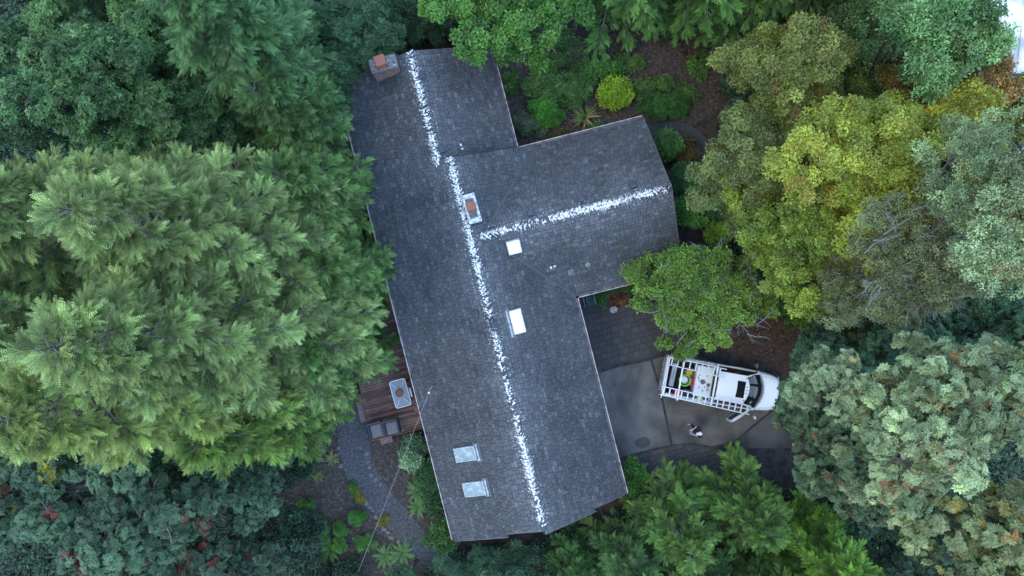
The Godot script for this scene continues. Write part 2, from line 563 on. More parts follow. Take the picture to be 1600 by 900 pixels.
# A conifer. h: height, R: reach of the lowest boughs.
func conifer(called: String, label: String, at: Vector3, h: float, R: float, sprayname: String, pal: Array, seed_: int, o := {}) -> Node3D:
	rng.seed = seed_
	var t := thing(called, label, "conifer", at)
	var bark: Color = o.get("bark", Color(0.12, 0.105, 0.09))
	var trunk := MB.new()
	trunk.col = bark
	var tr: float = 0.012 * h + 0.05
	var lean := Vector3(rr(-0.3, 0.3), 0, rr(-0.3, 0.3))
	trunk.tube([Vector3.ZERO, Vector3(0, h * 0.3, 0) + lean * 0.3, Vector3(0, h * 0.7, 0) + lean * 0.6, Vector3(0, h, 0) + lean], [tr * 1.3, tr, tr * 0.5, 0.01], 9)
	put("trunk", trunk.mesh(), M.bark, t)
	var boughs := MB.new()
	var buf := PackedFloat32Array()
	var y: float = h * o.get("from", 0.14)
	var size: float = o.get("size", 1.0)
	var step: float = o.get("step", 0.46)
	var turn := rr(0, TAU)
	var up0: float = o.get("rise", 0.0)
	while y < h * 0.985:
		var f := y / h
		var reach := R * pow(1.0 - f, o.get("taper", 0.72)) * (0.75 + 0.25 * minf(1.0, f * 5.0)) + 0.12
		var nb := int(rr(4.0, 6.2))
		for i in nb:
			turn += TAU / nb + rr(-0.3, 0.3)
			var l := reach * rr(0.68, 1.18)
			var el := lerpf(-0.12, 0.62, f * f) + rr(-0.14, 0.14) + up0
			var d := Vector3(cos(turn) * cos(el), sin(el), sin(turn) * cos(el))
			var a := Vector3(0, y + rr(-0.15, 0.15), 0) + lean * f
			var sag := l * rr(0.06, 0.2)
			var tip := a + d * l - Vector3(0, sag, 0)
			var mid := a + d * l * 0.5 + Vector3(0, sag * 0.2, 0)
			var bt := rr(0.8, 1.25)
			var lich: float = o.get("lichen", 0.0)
			boughs.col = bark.lerp(Color(0.36, 0.36, 0.31), lich * rr(0.5, 1.0)) * bt
			var w := 0.013 + l * 0.01
			boughs.tube([a, mid, tip], [w, w * 0.65, w * 0.18], 5, false)
			var tone := rr(0.78, 1.22)
			var hue := rr(0.05, 0.75)
			# side branchlets, each a brush of sprays towards its end
			var nb2 := int(l / (0.2 * size)) + 2
			for k in nb2 + 1:
				var s := lerpf(o.get("bare", 0.26), 1.0, (k + rng.randf() * 0.8) / (nb2 + 1.0))
				if k == nb2: s = 0.97
				var p := a.lerp(mid, s * 2.0) if s < 0.5 else mid.lerp(tip, s * 2.0 - 1.0)
				var lb := (0.2 + l * 0.3 * (1.0 - 0.6 * s) * (0.5 + minf(0.5, s))) * rr(0.7, 1.2)
				var yaw := (1.0 if k % 2 else -1.0) * rr(0.45, 1.05)
				if k == nb2: yaw = rr(-0.15, 0.15)
				var bd := d.rotated(Vector3.UP, yaw)
				bd.y += rr(-0.35, 0.3)
				bd = bd.normalized()
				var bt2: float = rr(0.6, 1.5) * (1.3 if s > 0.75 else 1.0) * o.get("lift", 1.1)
				boughs.col = bark.lerp(Color(0.3, 0.29, 0.24), lich * rr(0.3, 1.0))
				boughs.tube([p, p + bd * lb * 0.8], [w * 0.4 + 0.003, 0.003], 4, false)
				var n := int(lb / (0.026 * size)) + 4
				for j in n:
					var q := lerpf(0.12, 1.0, (j + rng.randf()) / n)
					var e := bd.rotated(Vector3.UP, rr(-1.0, 1.0) * (0.95 - 0.45 * q))
					e.y += rr(-0.5, 0.55)
					e = e.normalized()
					var side := e.cross(Vector3.UP).normalized().rotated(e, rr(-0.8, 0.8))
					var upv := side.cross(e)
					var sc := size * rr(0.4, 0.85)
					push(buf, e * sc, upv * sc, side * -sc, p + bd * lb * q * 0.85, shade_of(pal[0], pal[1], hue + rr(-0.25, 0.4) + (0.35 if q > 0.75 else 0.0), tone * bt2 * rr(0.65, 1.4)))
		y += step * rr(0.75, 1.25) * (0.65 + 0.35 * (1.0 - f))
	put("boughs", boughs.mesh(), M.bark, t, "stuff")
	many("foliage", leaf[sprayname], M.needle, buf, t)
	return t

# A shrub: a low mound of leaf clumps on a few stems. half: half extents.
func shrub(called: String, label: String, category: String, at: Vector3, half: Vector3, leafname: String, pal: Array, seed_: int, o := {}) -> Node3D:
	rng.seed = seed_
	var t := thing(called, label, category, at, o.get("turn", 0.0), o.get("group", ""))
	var st := MB.new()
	st.col = Color(0.09, 0.075, 0.06)
	var buf := PackedFloat32Array()
	var cs: float = o.get("size", 0.7) * 1.25
	var ns: int = o.get("subs", int(10 + 14.0 * half.x * half.z))
	var spots: Array = o.get("spots", [])
	for j in ns:
		var e := ball()
		e.y = absf(e.y)
		var q: float = pow(rng.randf(), 0.4)
		var sc := Vector3(e.x * half.x * q, half.y * (0.55 + 0.75 * e.y * (1.0 - 0.4 * q)), e.z * half.z * q)
		var sr: float = o.get("clump", 0.3) * rr(0.75, 1.25)
		st.tube([Vector3(sc.x * 0.2, 0, sc.z * 0.2), sc], [0.018, 0.006], 4, false)
		var tone := rr(0.82, 1.2)
		var hue := rr(0, 1)
		var pa: Color = pal[0]
		var pb: Color = pal[1]
		for sp in spots:
			if rng.randf() < sp[1]:
				pa = sp[0]; pb = sp[0]
		var n := int(20.0 * sr * sr / (0.16 * cs * cs) * o.get("density", 1.0)) + 4
		for k in n:
			var f := ball()
			f.y = absf(f.y) * 1.2 - 0.2
			tuft(buf, sc + f * sr * rr(0.5, 1.05), f, cs, shade_of(pa, pb, hue + rr(-0.3, 0.3), tone * rr(0.6, 1.4) * o.get("lift", 1.5)))
	put("stems", st.mesh(), M.bark, t, "stuff")
	many("foliage", leaf[leafname], M.leafy, buf, t)
	return t

# ---------------------------------------------------------------- the house
const EAVE := 2.7
var house: Node3D
var shingle_meshes := []
var shingle_single := 0

func L(u: float, v: float, y: float) -> Vector3:       # a surveyed place in the house's own axes
	var w := P(u, v, y)
	var b := Basis(Vector3.UP, TURN)
	return b.inverse() * w

# The heights of the roof's planes in the house's axes.
func y_west(x: float) -> float: return EAVE + (x + 5.53) * 0.486
func y_main(x: float) -> float: return 4.78 - (x + 1.25) * 0.515
func y_north(x: float) -> float: return 4.51 - (x + 1.806) * 0.5
func y_wing(z: float) -> float: return 4.53 - absf(z + 2.55) * 0.5

func shingle_color() -> Color:
	var k := rng.randf()
	var base := Color(0.107, 0.116, 0.131)
	if k < 0.25: base = Color(0.127, 0.137, 0.153)
	elif k < 0.33: base = Color(0.165, 0.176, 0.192)
	elif k < 0.48: base = Color(0.09, 0.098, 0.114)
	elif k < 0.54: base = Color(0.128, 0.134, 0.13)
	var t := rr(0.88, 1.12)
	return Color(base.r * t, base.g * t, base.b * t)

# One slope of the roof. pts: its outline as Vector3 in the house's axes; along: level direction; down: direction down the slope.
# Lays shingles in courses; the highest ones are parts of their own.
func slope(pts: Array, along: Vector3, down: Vector3, top_singles: int) -> void:
	var nrm := along.cross(down).normalized()
	if nrm.y < 0: nrm = -nrm
	var o: Vector3 = pts[0]
	var flat := PackedVector2Array()
	for p: Vector3 in pts: flat.append(Vector2((p - o).dot(along), (p - o).dot(down)))
	var deck := MB.new()
	deck.col = Color(0.04, 0.043, 0.05)
	var tr := Geometry2D.triangulate_polygon(flat)
	for i in range(0, tr.size(), 3):
		var a: Vector3 = pts[tr[i]]
		var b: Vector3 = pts[tr[i + 1]]
		var c: Vector3 = pts[tr[i + 2]]
		if (b - a).cross(c - a).y > 0: deck.tri(a, b, c)
		else: deck.tri(a, c, b)
		var q := nrm * 0.14
		deck.tri(a - q, b - q, c - q)
	for i in pts.size():
		var a: Vector3 = pts[i]
		var b: Vector3 = pts[(i + 1) % pts.size()]
		deck.quad(a, b, b - nrm * 0.14, a - nrm * 0.14)
	var node := put("roof_slope", deck.mesh(), M.shingle, house)
	var lo := INF
	var hi := -INF
	for p in flat:
		lo = minf(lo, p.y); hi = maxf(hi, p.y)
	var expo := 0.158
	var rows := int((hi - lo) / expo)
	var all := MB.new()
	var left := top_singles
	for row in range(rows, -1, -1):        # counted from the eave up, laid out from the ridge down
		pass
	for row in rows + 1:
		var d0 := lo + row * expo
		var d1 := minf(d0 + expo, hi)
		var dm := (d0 + d1) * 0.5
		var xs := []
		for i in flat.size():
			var a := flat[i]
			var b := flat[(i + 1) % flat.size()]
			if (a.y <= dm) != (b.y <= dm): xs.append(lerpf(a.x, b.x, (dm - a.y) / (b.y - a.y)))
		xs.sort()
		for k in range(0, xs.size() - 1, 2):
			var x: float = xs[k] - 0.02
			var end: float = xs[k + 1] + 0.02
			while x < end - 0.02:
				var w := rr(0.14, 0.31)
				if end - x - w < 0.1: w = end - x
				var th := 0.011 + (0.011 if rng.randf() < 0.45 else 0.0)
				var mid := o + along * (x + w * 0.5) + down * (dm + rr(-0.008, 0.008))
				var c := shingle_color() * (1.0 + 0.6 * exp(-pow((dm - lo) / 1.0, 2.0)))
				if left > 0:
					left -= 1
					var one := put("shingle", shingle_meshes[rng.randi() % shingle_meshes.size()], M.shingle, node)
					one.transform = Transform3D(Basis(along * (w - 0.022), nrm, -along.cross(nrm) if along.cross(nrm).dot(down) < 0 else along.cross(nrm)), mid)
				else:
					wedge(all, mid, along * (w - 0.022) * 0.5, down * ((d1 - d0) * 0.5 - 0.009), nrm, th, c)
				x += w
	put("shingles", all.mesh(), M.shingle, node, "stuff")

func wedge(b: MB, mid: Vector3, a: Vector3, d: Vector3, n: Vector3, th: float, c: Color) -> void:
	b.col = c
	var k := [mid - a - d + n * 0.004, mid + a - d + n * 0.004, mid + a + d + n * th, mid - a + d + n * th, mid - a + d - n * 0.002, mid + a + d - n * 0.002, mid - a - d - n * 0.002, mid + a - d - n * 0.002]
	if (k[1] - k[0]).cross(k[3] - k[0]).dot(n) > 0:
		b.quad(k[0], k[1], k[2], k[3]); b.quad(k[3], k[2], k[5], k[4]); b.quad(k[0], k[3], k[4], k[6]); b.quad(k[2], k[1], k[7], k[5])
	else:
		b.quad(k[0], k[3], k[2], k[1]); b.quad(k[3], k[4], k[5], k[2]); b.quad(k[0], k[6], k[4], k[3]); b.quad(k[2], k[5], k[7], k[1])

func ridge_caps(a: Vector3, b: Vector3, nl: Vector3, nr: Vector3, parent: Node) -> void:   # folded pieces along a ridge
	var d := (b - a).normalized()
	var n := int((b - a).length() / 0.19)
	var dl := nl.cross(d)
	if dl.y > 0: dl = -dl
	var dr := nr.cross(d)
	if dr.y > 0: dr = -dr
	var made := []
	for k in 5:
		var m := MB.new()
		m.col = shingle_color()
		var lift := Vector3(0, 0.03, 0)
		for s in [[dl, nl], [dr, nr]]:
			var e: Vector3 = s[0] * 0.15
			var f := d * 0.098
			var q := [lift - f, lift + f + Vector3(0, 0.012, 0), e + s[1] * 0.03 + f + Vector3(0, 0.012, 0), e + s[1] * 0.03 - f]
			m.quad(q[0], q[1], q[2], q[3])
			m.quad(q[3], q[2], q[2] - s[1] * 0.02, q[3] - s[1] * 0.02)
			m.quad(q[1], q[2], q[2] - s[1] * 0.02, q[1] - Vector3(0, 0.02, 0))
		made.append(m.mesh())
	for i in n:
		var o := put("ridge_cap", made[rng.randi() % 5], M.shingle, parent)
		o.position = a + d * (i + 0.5) * ((b - a).length() / n)

func gutter(a: Vector3, b: Vector3, out: Vector3) -> void:
	var m := MB.new()
	m.col = Color(1.1, 1.05, 1.1)
	var d := out.normalized()
	m.bar(a + d * 0.085 + Vector3(0, -0.03, 0), b + d * 0.085 + Vector3(0, -0.03, 0), 0.036, 0.11)
	m.bar(a + d * 0.012 + Vector3(0, -0.09, 0), b + d * 0.012 + Vector3(0, -0.09, 0), 0.014, 0.1)
	m.col = Color(0.32, 0.31, 0.33)
	m.bar(a + d * 0.045 + Vector3(0, -0.085, 0), b + d * 0.045 + Vector3(0, -0.085, 0), 0.06, 0.012)
	put("gutter", m.mesh(), M.trim, house)

func slope_basis(nrm: Vector3, up_dir: Vector3) -> Basis:      # x along the slope level, y out of it, z down the slope
	var z := -up_dir.normalized()
	var x := nrm.cross(z).normalized()
	return Basis(x, nrm, z)

func build_house() -> void:
	house = thing("house", "dark shingled T-shaped house with white powdered ridges", "house", Vector3.ZERO, TURN)
	rng.seed = 77
	for k in 12:
		var m := MB.new()
		wedge(m, Vector3.ZERO, Vector3(0.5, 0, 0), Vector3(0, 0, 0.067), Vector3.UP, 0.011 + (0.011 if k % 2 else 0.0), shingle_color() * 1.6)
		shingle_meshes.append(m.mesh())
	# walls
	var w := MB.new()
	w.col = Color.WHITE
	var rects := [Rect2(-4.9, -10.8, 6.1, 4.8), Rect2(-4.9, -6.0, 7.1, 16.3), Rect2(2.2, -5.6, 5.3, 6.1)]
	for r: Rect2 in rects:
		var c := r.get_center()
		w.box(Vector3(c.x, EAVE * 0.5 - 0.05, c.y), Vector3(r.size.x, EAVE - 0.1, r.size.y))
	put("wall", w.mesh(), M.wall, house)
	# gable triangles
	for q in [[Vector3(-4.9, 2.58, 10.3), Vector3(2.2, 2.58, 10.3), Vector3(-1.25, 4.55, 10.3), Vector3(0, 0, 1)], [Vector3(-4.9, 2.58, -10.8), Vector3(1.2, 2.58, -10.8), Vector3(-1.8, 4.3, -10.8), Vector3(0, 0, -1)], [Vector3(7.5, 2.58, -5.6), Vector3(7.5, 2.58, 0.5), Vector3(7.5, 4.3, -2.55), Vector3(1, 0, 0)]]:
		var a: Vector3 = q[0]
		var b: Vector3 = q[1]
		var t: Vector3 = q[2]
		var e: Vector3 = q[3] * 0.03
		var g := MB.new()
		g.tri(a + e, b + e, t + e)
		g.tri(a - e, t - e, b - e)
		put("gable", g.mesh(), M.wall, house)
	# garage door with panels, front door, windows
	var gd := put("garage_door", box_mesh(Vector3(0.05, 2.1, 4.9), 0.01), M.trim, house)
	gd.position = Vector3(2.225, 1.07, 5.6)
	for i in 4:
		for j in 6:
			var pn := put("panel", box_mesh(Vector3(0.02, 0.42, 0.7), 0.008), M.trim, gd)
			pn.position = Vector3(0.03, -0.78 + i * 0.52, -2.0 + j * 0.8)
	var fd := put("door", box_mesh(Vector3(0.95, 2.05, 0.06), 0.01, Color(0.4, 0.2, 0.15)), M.trim, house)
	fd.position = Vector3(3.6, 1.05, 0.53)
	var kn := MB.new()
	kn.lathe(Vector3.ZERO, [Vector2(0.001, 0.03), Vector2(0.03, 0.02), Vector2(0.03, -0.02), Vector2(0.001, -0.03)], 10)
	var kk := put("handle", kn.mesh(), M.metal, fd)
	kk.position = Vector3(0.38, 0, 0.06)
	for s in [[Vector3(-4.92, 1.4, 2.0), 0.0, 1.8], [Vector3(-4.92, 1.2, 4.6), 0.0, 1.8], [Vector3(-4.92, 1.5, 8.0), 0.0, 1.2], [Vector3(5.6, 1.5, 0.52), PI / 2, 1.4], [Vector3(7.52, 1.5, -2.5), 0.0, 1.5], [Vector3(4.4, 1.5, -5.62), PI / 2, 1.5], [Vector3(1.22, 1.5, -8.5), 0.0, 1.5]]:
		var f := put("window", box_mesh(Vector3(0.06, 1.15, s[2]), 0.01), M.trim, house)
		f.position = s[0]
		f.rotation.y = s[1]
		var pn := put("pane", box_mesh(Vector3(0.075, 1.0, s[2] - 0.14)), M.glass, f)
	# roof slopes
	var dw := Vector3(-1, -0.486, 0).normalized()
	var dm := Vector3(1, -0.515, 0).normalized()
	var dn := Vector3(1, -0.5, 0).normalized()
	var zs := 10.62
	slope([Vector3(-1.806, 4.51, -11.2), Vector3(-1.806, 4.51, -6.2), Vector3(-1.25, 4.78, -6.2), Vector3(-1.25, 4.78, zs), Vector3(-2.9, y_west(-2.9), zs), Vector3(-2.9, y_west(-2.9), zs + 0.16), Vector3(-5.53, EAVE, zs + 0.16), Vector3(-5.53, EAVE, -11.2)], Vector3(0, 0, 1), dw, 90)
	slope([Vector3(-1.806, 4.51, -11.2), Vector3(1.81, y_north(1.81), -11.2), Vector3(1.81, y_north(1.81), -6.2), Vector3(-1.806, 4.51, -6.2)], Vector3(0, 0, 1), dn, 40)
	slope([Vector3(-1.25, 4.78, -6.2), Vector3(2.79, EAVE, -6.2), Vector3(-0.76, 4.53, -2.55), Vector3(2.79, EAVE, 1.11), Vector3(2.79, EAVE, zs), Vector3(1.2, y_main(1.2), zs), Vector3(1.2, y_main(1.2), zs + 0.16), Vector3(-1.25, 4.78, zs + 0.16)], Vector3(0, 0, 1), dm, 90)
	slope([Vector3(-0.76, 4.53, -2.55), Vector3(7.9, 4.53, -2.55), Vector3(7.9, EAVE, 1.11), Vector3(2.79, EAVE, 1.11)], Vector3(1, 0, 0), Vector3(0, -0.5, 1).normalized(), 40)
	slope([Vector3(-0.76, 4.53, -2.55), Vector3(7.9, 4.53, -2.55), Vector3(7.9, EAVE, -6.21), Vector3(2.79, EAVE, -6.21)], Vector3(1, 0, 0), Vector3(0, -0.5, -1).normalized(), 40)
	# step where the north roof meets the higher one
	var stp := MB.new()
	stp.col = Color(0.3, 0.3, 0.32)
	stp.quad(Vector3(-1.8, 4.45, -6.215), Vector3(-1.25, 4.76, -6.215), Vector3(1.8, 3.19, -6.215), Vector3(1.8, 2.62, -6.215))
	stp.bar(Vector3(-1.25, 4.77, -6.23), Vector3(1.8, 3.2, -6.23), 0.03, 0.1)
	put("rake_board", stp.mesh(), M.ventm, house)
	ridge_caps(Vector3(-1.806, 4.515, -11.2), Vector3(-1.806, 4.515, -6.25), Vector3(-0.486, 1, 0).normalized(), Vector3(0.5, 1, 0).normalized(), house)
	ridge_caps(Vector3(-1.25, 4.785, -6.2), Vector3(-1.25, 4.785, zs), Vector3(-0.486, 1, 0).normalized(), Vector3(0.515, 1, 0).normalized(), house)
	ridge_caps(Vector3(-0.7, 4.535, -2.55), Vector3(7.9, 4.535, -2.55), Vector3(0, 1, -0.5).normalized(), Vector3(0, 1, 0.5).normalized(), house)
	# valleys
	for s in [[Vector3(-0.7, 4.53, -2.55), Vector3(2.79, EAVE + 0.02, 1.11)], [Vector3(-0.7, 4.53, -2.55), Vector3(2.6, EAVE + 0.12, -6.05)]]:
		var m := MB.new()
		m.col = Color.WHITE
		m.bar(s[0] + Vector3(0, 0.012, 0), s[1] + Vector3(0, 0.012, 0), 0.075, 0.02)
		m.col = Color(1.6, 1.6, 1.7)
		m.bar(s[0] + Vector3(0, 0.03, 0), s[1] + Vector3(0, 0.03, 0), 0.02, 0.02)
		put("valley_flashing", m.mesh(), M.valley, house)
	# gutters and rake boards
	gutter(Vector3(-5.53, EAVE, -11.15), Vector3(-5.53, EAVE, zs + 0.1), Vector3(-1, 0, 0))
	gutter(Vector3(1.81, EAVE, -11.15), Vector3(1.81, EAVE, -6.3), Vector3(1, 0, 0))
	gutter(Vector3(2.79, EAVE, 1.22), Vector3(2.79, EAVE, zs), Vector3(1, 0, 0))
	gutter(Vector3(1.93, EAVE, -6.21), Vector3(7.88, EAVE, -6.21), Vector3(0, 0, -1))
	gutter(Vector3(2.92, EAVE, 1.11), Vector3(7.88, EAVE, 1.11), Vector3(0, 0, 1))
	for s in [[Vector3(-5.53, EAVE, zs + 0.18), Vector3(-2.9, y_west(-2.9), zs + 0.18)], [Vector3(-2.9, y_west(-2.9), zs + 0.02), Vector3(-1.25, 4.78, zs + 0.02)], [Vector3(-1.25, 4.78, zs + 0.18), Vector3(1.2, y_main(1.2), zs + 0.18)], [Vector3(1.2, y_main(1.2), zs + 0.02), Vector3(2.79, EAVE, zs + 0.02)], [Vector3(7.92, EAVE, 1.11), Vector3(7.92, 4.53, -2.55)], [Vector3(7.92, EAVE, -6.21), Vector3(7.92, 4.53, -2.55)], [Vector3(-5.53, EAVE, -11.22), Vector3(-1.806, 4.51, -11.22)], [Vector3(-1.806, 4.51, -11.22), Vector3(1.81, EAVE, -11.22)]]:
		var m := MB.new()
		m.col = Color(0.3, 0.29, 0.32)
		m.bar(s[0] - Vector3(0, 0.08, 0), s[1] - Vector3(0, 0.08, 0), 0.03, 0.17)
		put("rake_board", m.mesh(), M.trim, house)
	lichen()
	chimneys()
	skylights()
	vents()

func chimneys() -> void:
	# brick chimney on the north gable
	var c := Node3D.new()
	c.name = "chimney"
	house.add_child(c)
	c.position = L(598, 98, 5.1) * Vector3(1, 0, 1)
	c.set_meta("label", "weathered brick chimney with one clay flue on the north gable")
	var hx := 0.57
	var hz := 0.27
	var core := MB.new()
	core.col = Color(0.55, 0.52, 0.5)
	core.box(Vector3(0, 2.4, 0), Vector3(hx * 2 - 0.03, 4.8, hz * 2 - 0.03))
	put("chimney_core", core.mesh(), M.mortar, c)
	var variants := []
	for k in 8:
		var col: Color = [Color(0.24, 0.13, 0.11), Color(0.28, 0.2, 0.18), Color(0.3, 0.26, 0.25), Color(0.2, 0.11, 0.1)][k % 4]
		variants.append(box_mesh(Vector3(0.2, 0.058, 0.1), 0.006, col * rr(0.85, 1.15)))
	var y := 3.35
	var row := 0
	while y < 4.9:
		for side in 4:
			var along := hx if side % 2 == 0 else hz
			var n := int(2.0 * along / 0.21)
			for i in n:
				var x := (i + 0.5 + (0.25 if row % 2 else -0.25)) * (2.0 * along / n) - along
				x = clampf(x, -along + 0.1, along - 0.1)
				var b := put("brick", variants[rng.randi() % 8], M.brick, c)
				b.rotation.y = side * PI / 2
				b.position = Basis(Vector3.UP, side * PI / 2) * Vector3(x, y, (hz if side % 2 == 0 else hx) - 0.042 + rr(0, 0.005))
		y += 0.07
		row += 1
	var crown := MB.new()
	crown.col = Color(0.5, 0.5, 0.52)
	crown.box(Vector3(0, 4.98, 0), Vector3(hx * 2 + 0.06, 0.1, hz * 2 + 0.06), Basis.IDENTITY, 0.03)
	for i in 26:
		crown.col = Color(1, 1, 1) * rr(0.35, 1.1)
		crown.box(Vector3(rr(-hx, hx), 5.03, rr(-hz, hz)), Vector3(rr(0.05, 0.14), 0.02, rr(0.05, 0.12)), Basis(Vector3.UP, rr(0, 3)), 0.006)
	put("chimney_crown", crown.mesh(), M.mortar, c)
	flue(c, Vector3(-0.07, 5.03, -0.03), 0.24, 0.3, 0.1)
	# second chimney, beside the main ridge
	var d := Node3D.new()
	d.name = "chimney_001"
	house.add_child(d)
	d.position = L(737, 325.5, 5.2) * Vector3(1, 0, 1)
	d.rotation.y = 0.03
	d.set_meta("label", "pale capped chimney with one clay flue beside the main ridge")
	var s := MB.new()
	s.col = Color(0.7, 0.75, 0.8)
	s.box(Vector3(0, 4.65, 0), Vector3(0.5, 1.0, 1.2), Basis.IDENTITY, 0.01)
	put("chimney_shaft", s.mesh(), M.mortar, d)
	var cap := MB.new()
	cap.col = Color.WHITE
	cap.box(Vector3(0, 5.17, 0), Vector3(0.58, 0.07, 1.28), Basis.IDENTITY, 0.02)
	put("chimney_cap", cap.mesh(), M.capmetal, d)
	var pan := MB.new()
	pan.col = Color(0.5, 0.52, 0.55)
	pan.box(Vector3(0, 5.215, 0.0), Vector3(0.37, 0.03, 0.86), Basis.IDENTITY, 0.01)
	put("mortar_bed", pan.mesh(), M.mortar, d)
	flue(d, Vector3(0, 5.22, -0.06), 0.2, 0.25, 0.05)
	var fl := MB.new()
	fl.col = Color(0.6, 0.65, 0.75)
	fl.box(Vector3(0.0, y_main(d.position.x) + 0.01, 0.0), Vector3(0.72, 0.03, 1.4), Basis(Vector3(0, 0, 1), -0.475))
	put("flashing", fl.mesh(), M.valley, d)

func flue(parent: Node, at: Vector3, half: float, h: float, turn: float) -> void:
	var m := MB.new()
	m.col = Color.WHITE
	var b := Basis(Vector3.UP, turn)
	for i in 4:
		var r := b * Basis(Vector3.UP, i * PI / 2)
		m.box(at + r * Vector3(half - 0.02, h * 0.5, 0), Vector3(0.04, h, half * 2), r, 0.008)
	var o := put("flue", m.mesh(), M.terra, parent)
	var lid := MB.new()
	lid.col = Color(0.95, 0.95, 0.95)
	lid.box(at + Vector3(0, h + 0.06, 0), Vector3(half * 1.9, 0.05, half * 1.9), b, 0.015)
	for i in 4:
		var r := b * Basis(Vector3.UP, i * PI / 2 + PI / 4)
		lid.box(at + r * Vector3(half * 1.1, h + 0.02, 0), Vector3(0.05, 0.06, 0.05), r)
	put("flue_lid", lid.mesh(), M.terra, o)

func skylight(at: Vector3, nrm: Vector3, up_dir: Vector3, wide: float, long: float, white: bool, label: String, head := true) -> void:
	var s := Node3D.new()
	s.name = numbered("skylight", house)
	house.add_child(s)
	s.transform = Transform3D(slope_basis(nrm, up_dir), at)
	s.set_meta("label", label)
	var f := MB.new()
	f.col = Color(0.9, 0.85, 0.82) if white else Color(0.75, 0.8, 0.85)
	for i in 2:
		var k := -1.0 + 2.0 * i
		f.box(Vector3(k * (wide * 0.5 - 0.025), 0.06, 0), Vector3(0.05, 0.14, long), Basis.IDENTITY, 0.01)
		f.box(Vector3(0, 0.06, k * (long * 0.5 - 0.025)), Vector3(wide - 0.1, 0.138, 0.05), Basis.IDENTITY, 0.01)
	put("frame", f.mesh(), M.capmetal, s)
	if white:
		var d := MB.new()
		d.col = Color.WHITE
		var n := 8
		var pt := func(i: int, j: int) -> Vector3:
			var a := -1.0 + 2.0 * i / n
			var b := -1.0 + 2.0 * j / n
			var e := (1.0 - pow(absf(a), 4.0)) * (1.0 - pow(absf(b), 4.0))
			return Vector3(a * (wide * 0.5 - 0.03), 0.125 + 0.06 * e, b * (long * 0.5 - 0.03))
		for i in n:
			for j in n: d.quad(pt.call(i, j + 1), pt.call(i + 1, j + 1), pt.call(i + 1, j), pt.call(i, j))
		put("dome", d.mesh(), M.dome, s)
	else:
		put("pane", box_mesh(Vector3(wide - 0.1, 0.02, long - 0.1), 0.0, Color.WHITE, Vector3(0, 0.1, 0)), M.frost, s)
	if head:
		var h := MB.new()
		h.col = Color(0.75, 0.75, 0.78)
		h.box(Vector3(0, 0.09, -long * 0.5 - 0.1), Vector3(wide + 0.12, 0.03, 0.1), Basis(Vector3.RIGHT, 0.2), 0.008)
		h.col = Color(0.25, 0.27, 0.3)
		h.box(Vector3(0, 0.02, -long * 0.5 - 0.06), Vector3(wide + 0.2, 0.02, 0.3))
		put("head_flashing", h.mesh(), M.capmetal, s)

func skylights() -> void:
	var nw := Vector3(-0.486, 1, 0).normalized()
	var nm := Vector3(0.515, 1, 0).normalized()
	var ns := Vector3(0, 1, 0.5).normalized()
	var p := L(803, 385, 4.1)
	skylight(Vector3(p.x, y_wing(p.z) + 0.01, p.z), ns, Vector3(0, 0.5, -1), 0.62, 0.66, true, "small square white domed skylight just south of the wing ridge", false)
	p = L(807, 502.5, 4.15)
	skylight(Vector3(p.x, y_main(p.x) + 0.01, p.z), nm, Vector3(-1, 0.515, 0), 1.1, 0.62, true, "large white domed skylight on the east slope of the main roof")
	p = L(728, 709.5, 3.6)
	skylight(Vector3(p.x, y_west(p.x) + 0.01, p.z), nw, Vector3(1, 0.486, 0), 0.66, 1.12, false, "clouded glass skylight farther from the south gable")
	p = L(742, 764, 3.6)
	skylight(Vector3(p.x, y_west(p.x) + 0.01, p.z), nw, Vector3(1, 0.486, 0), 0.66, 1.12, false, "stained glass-topped skylight nearest the south gable")

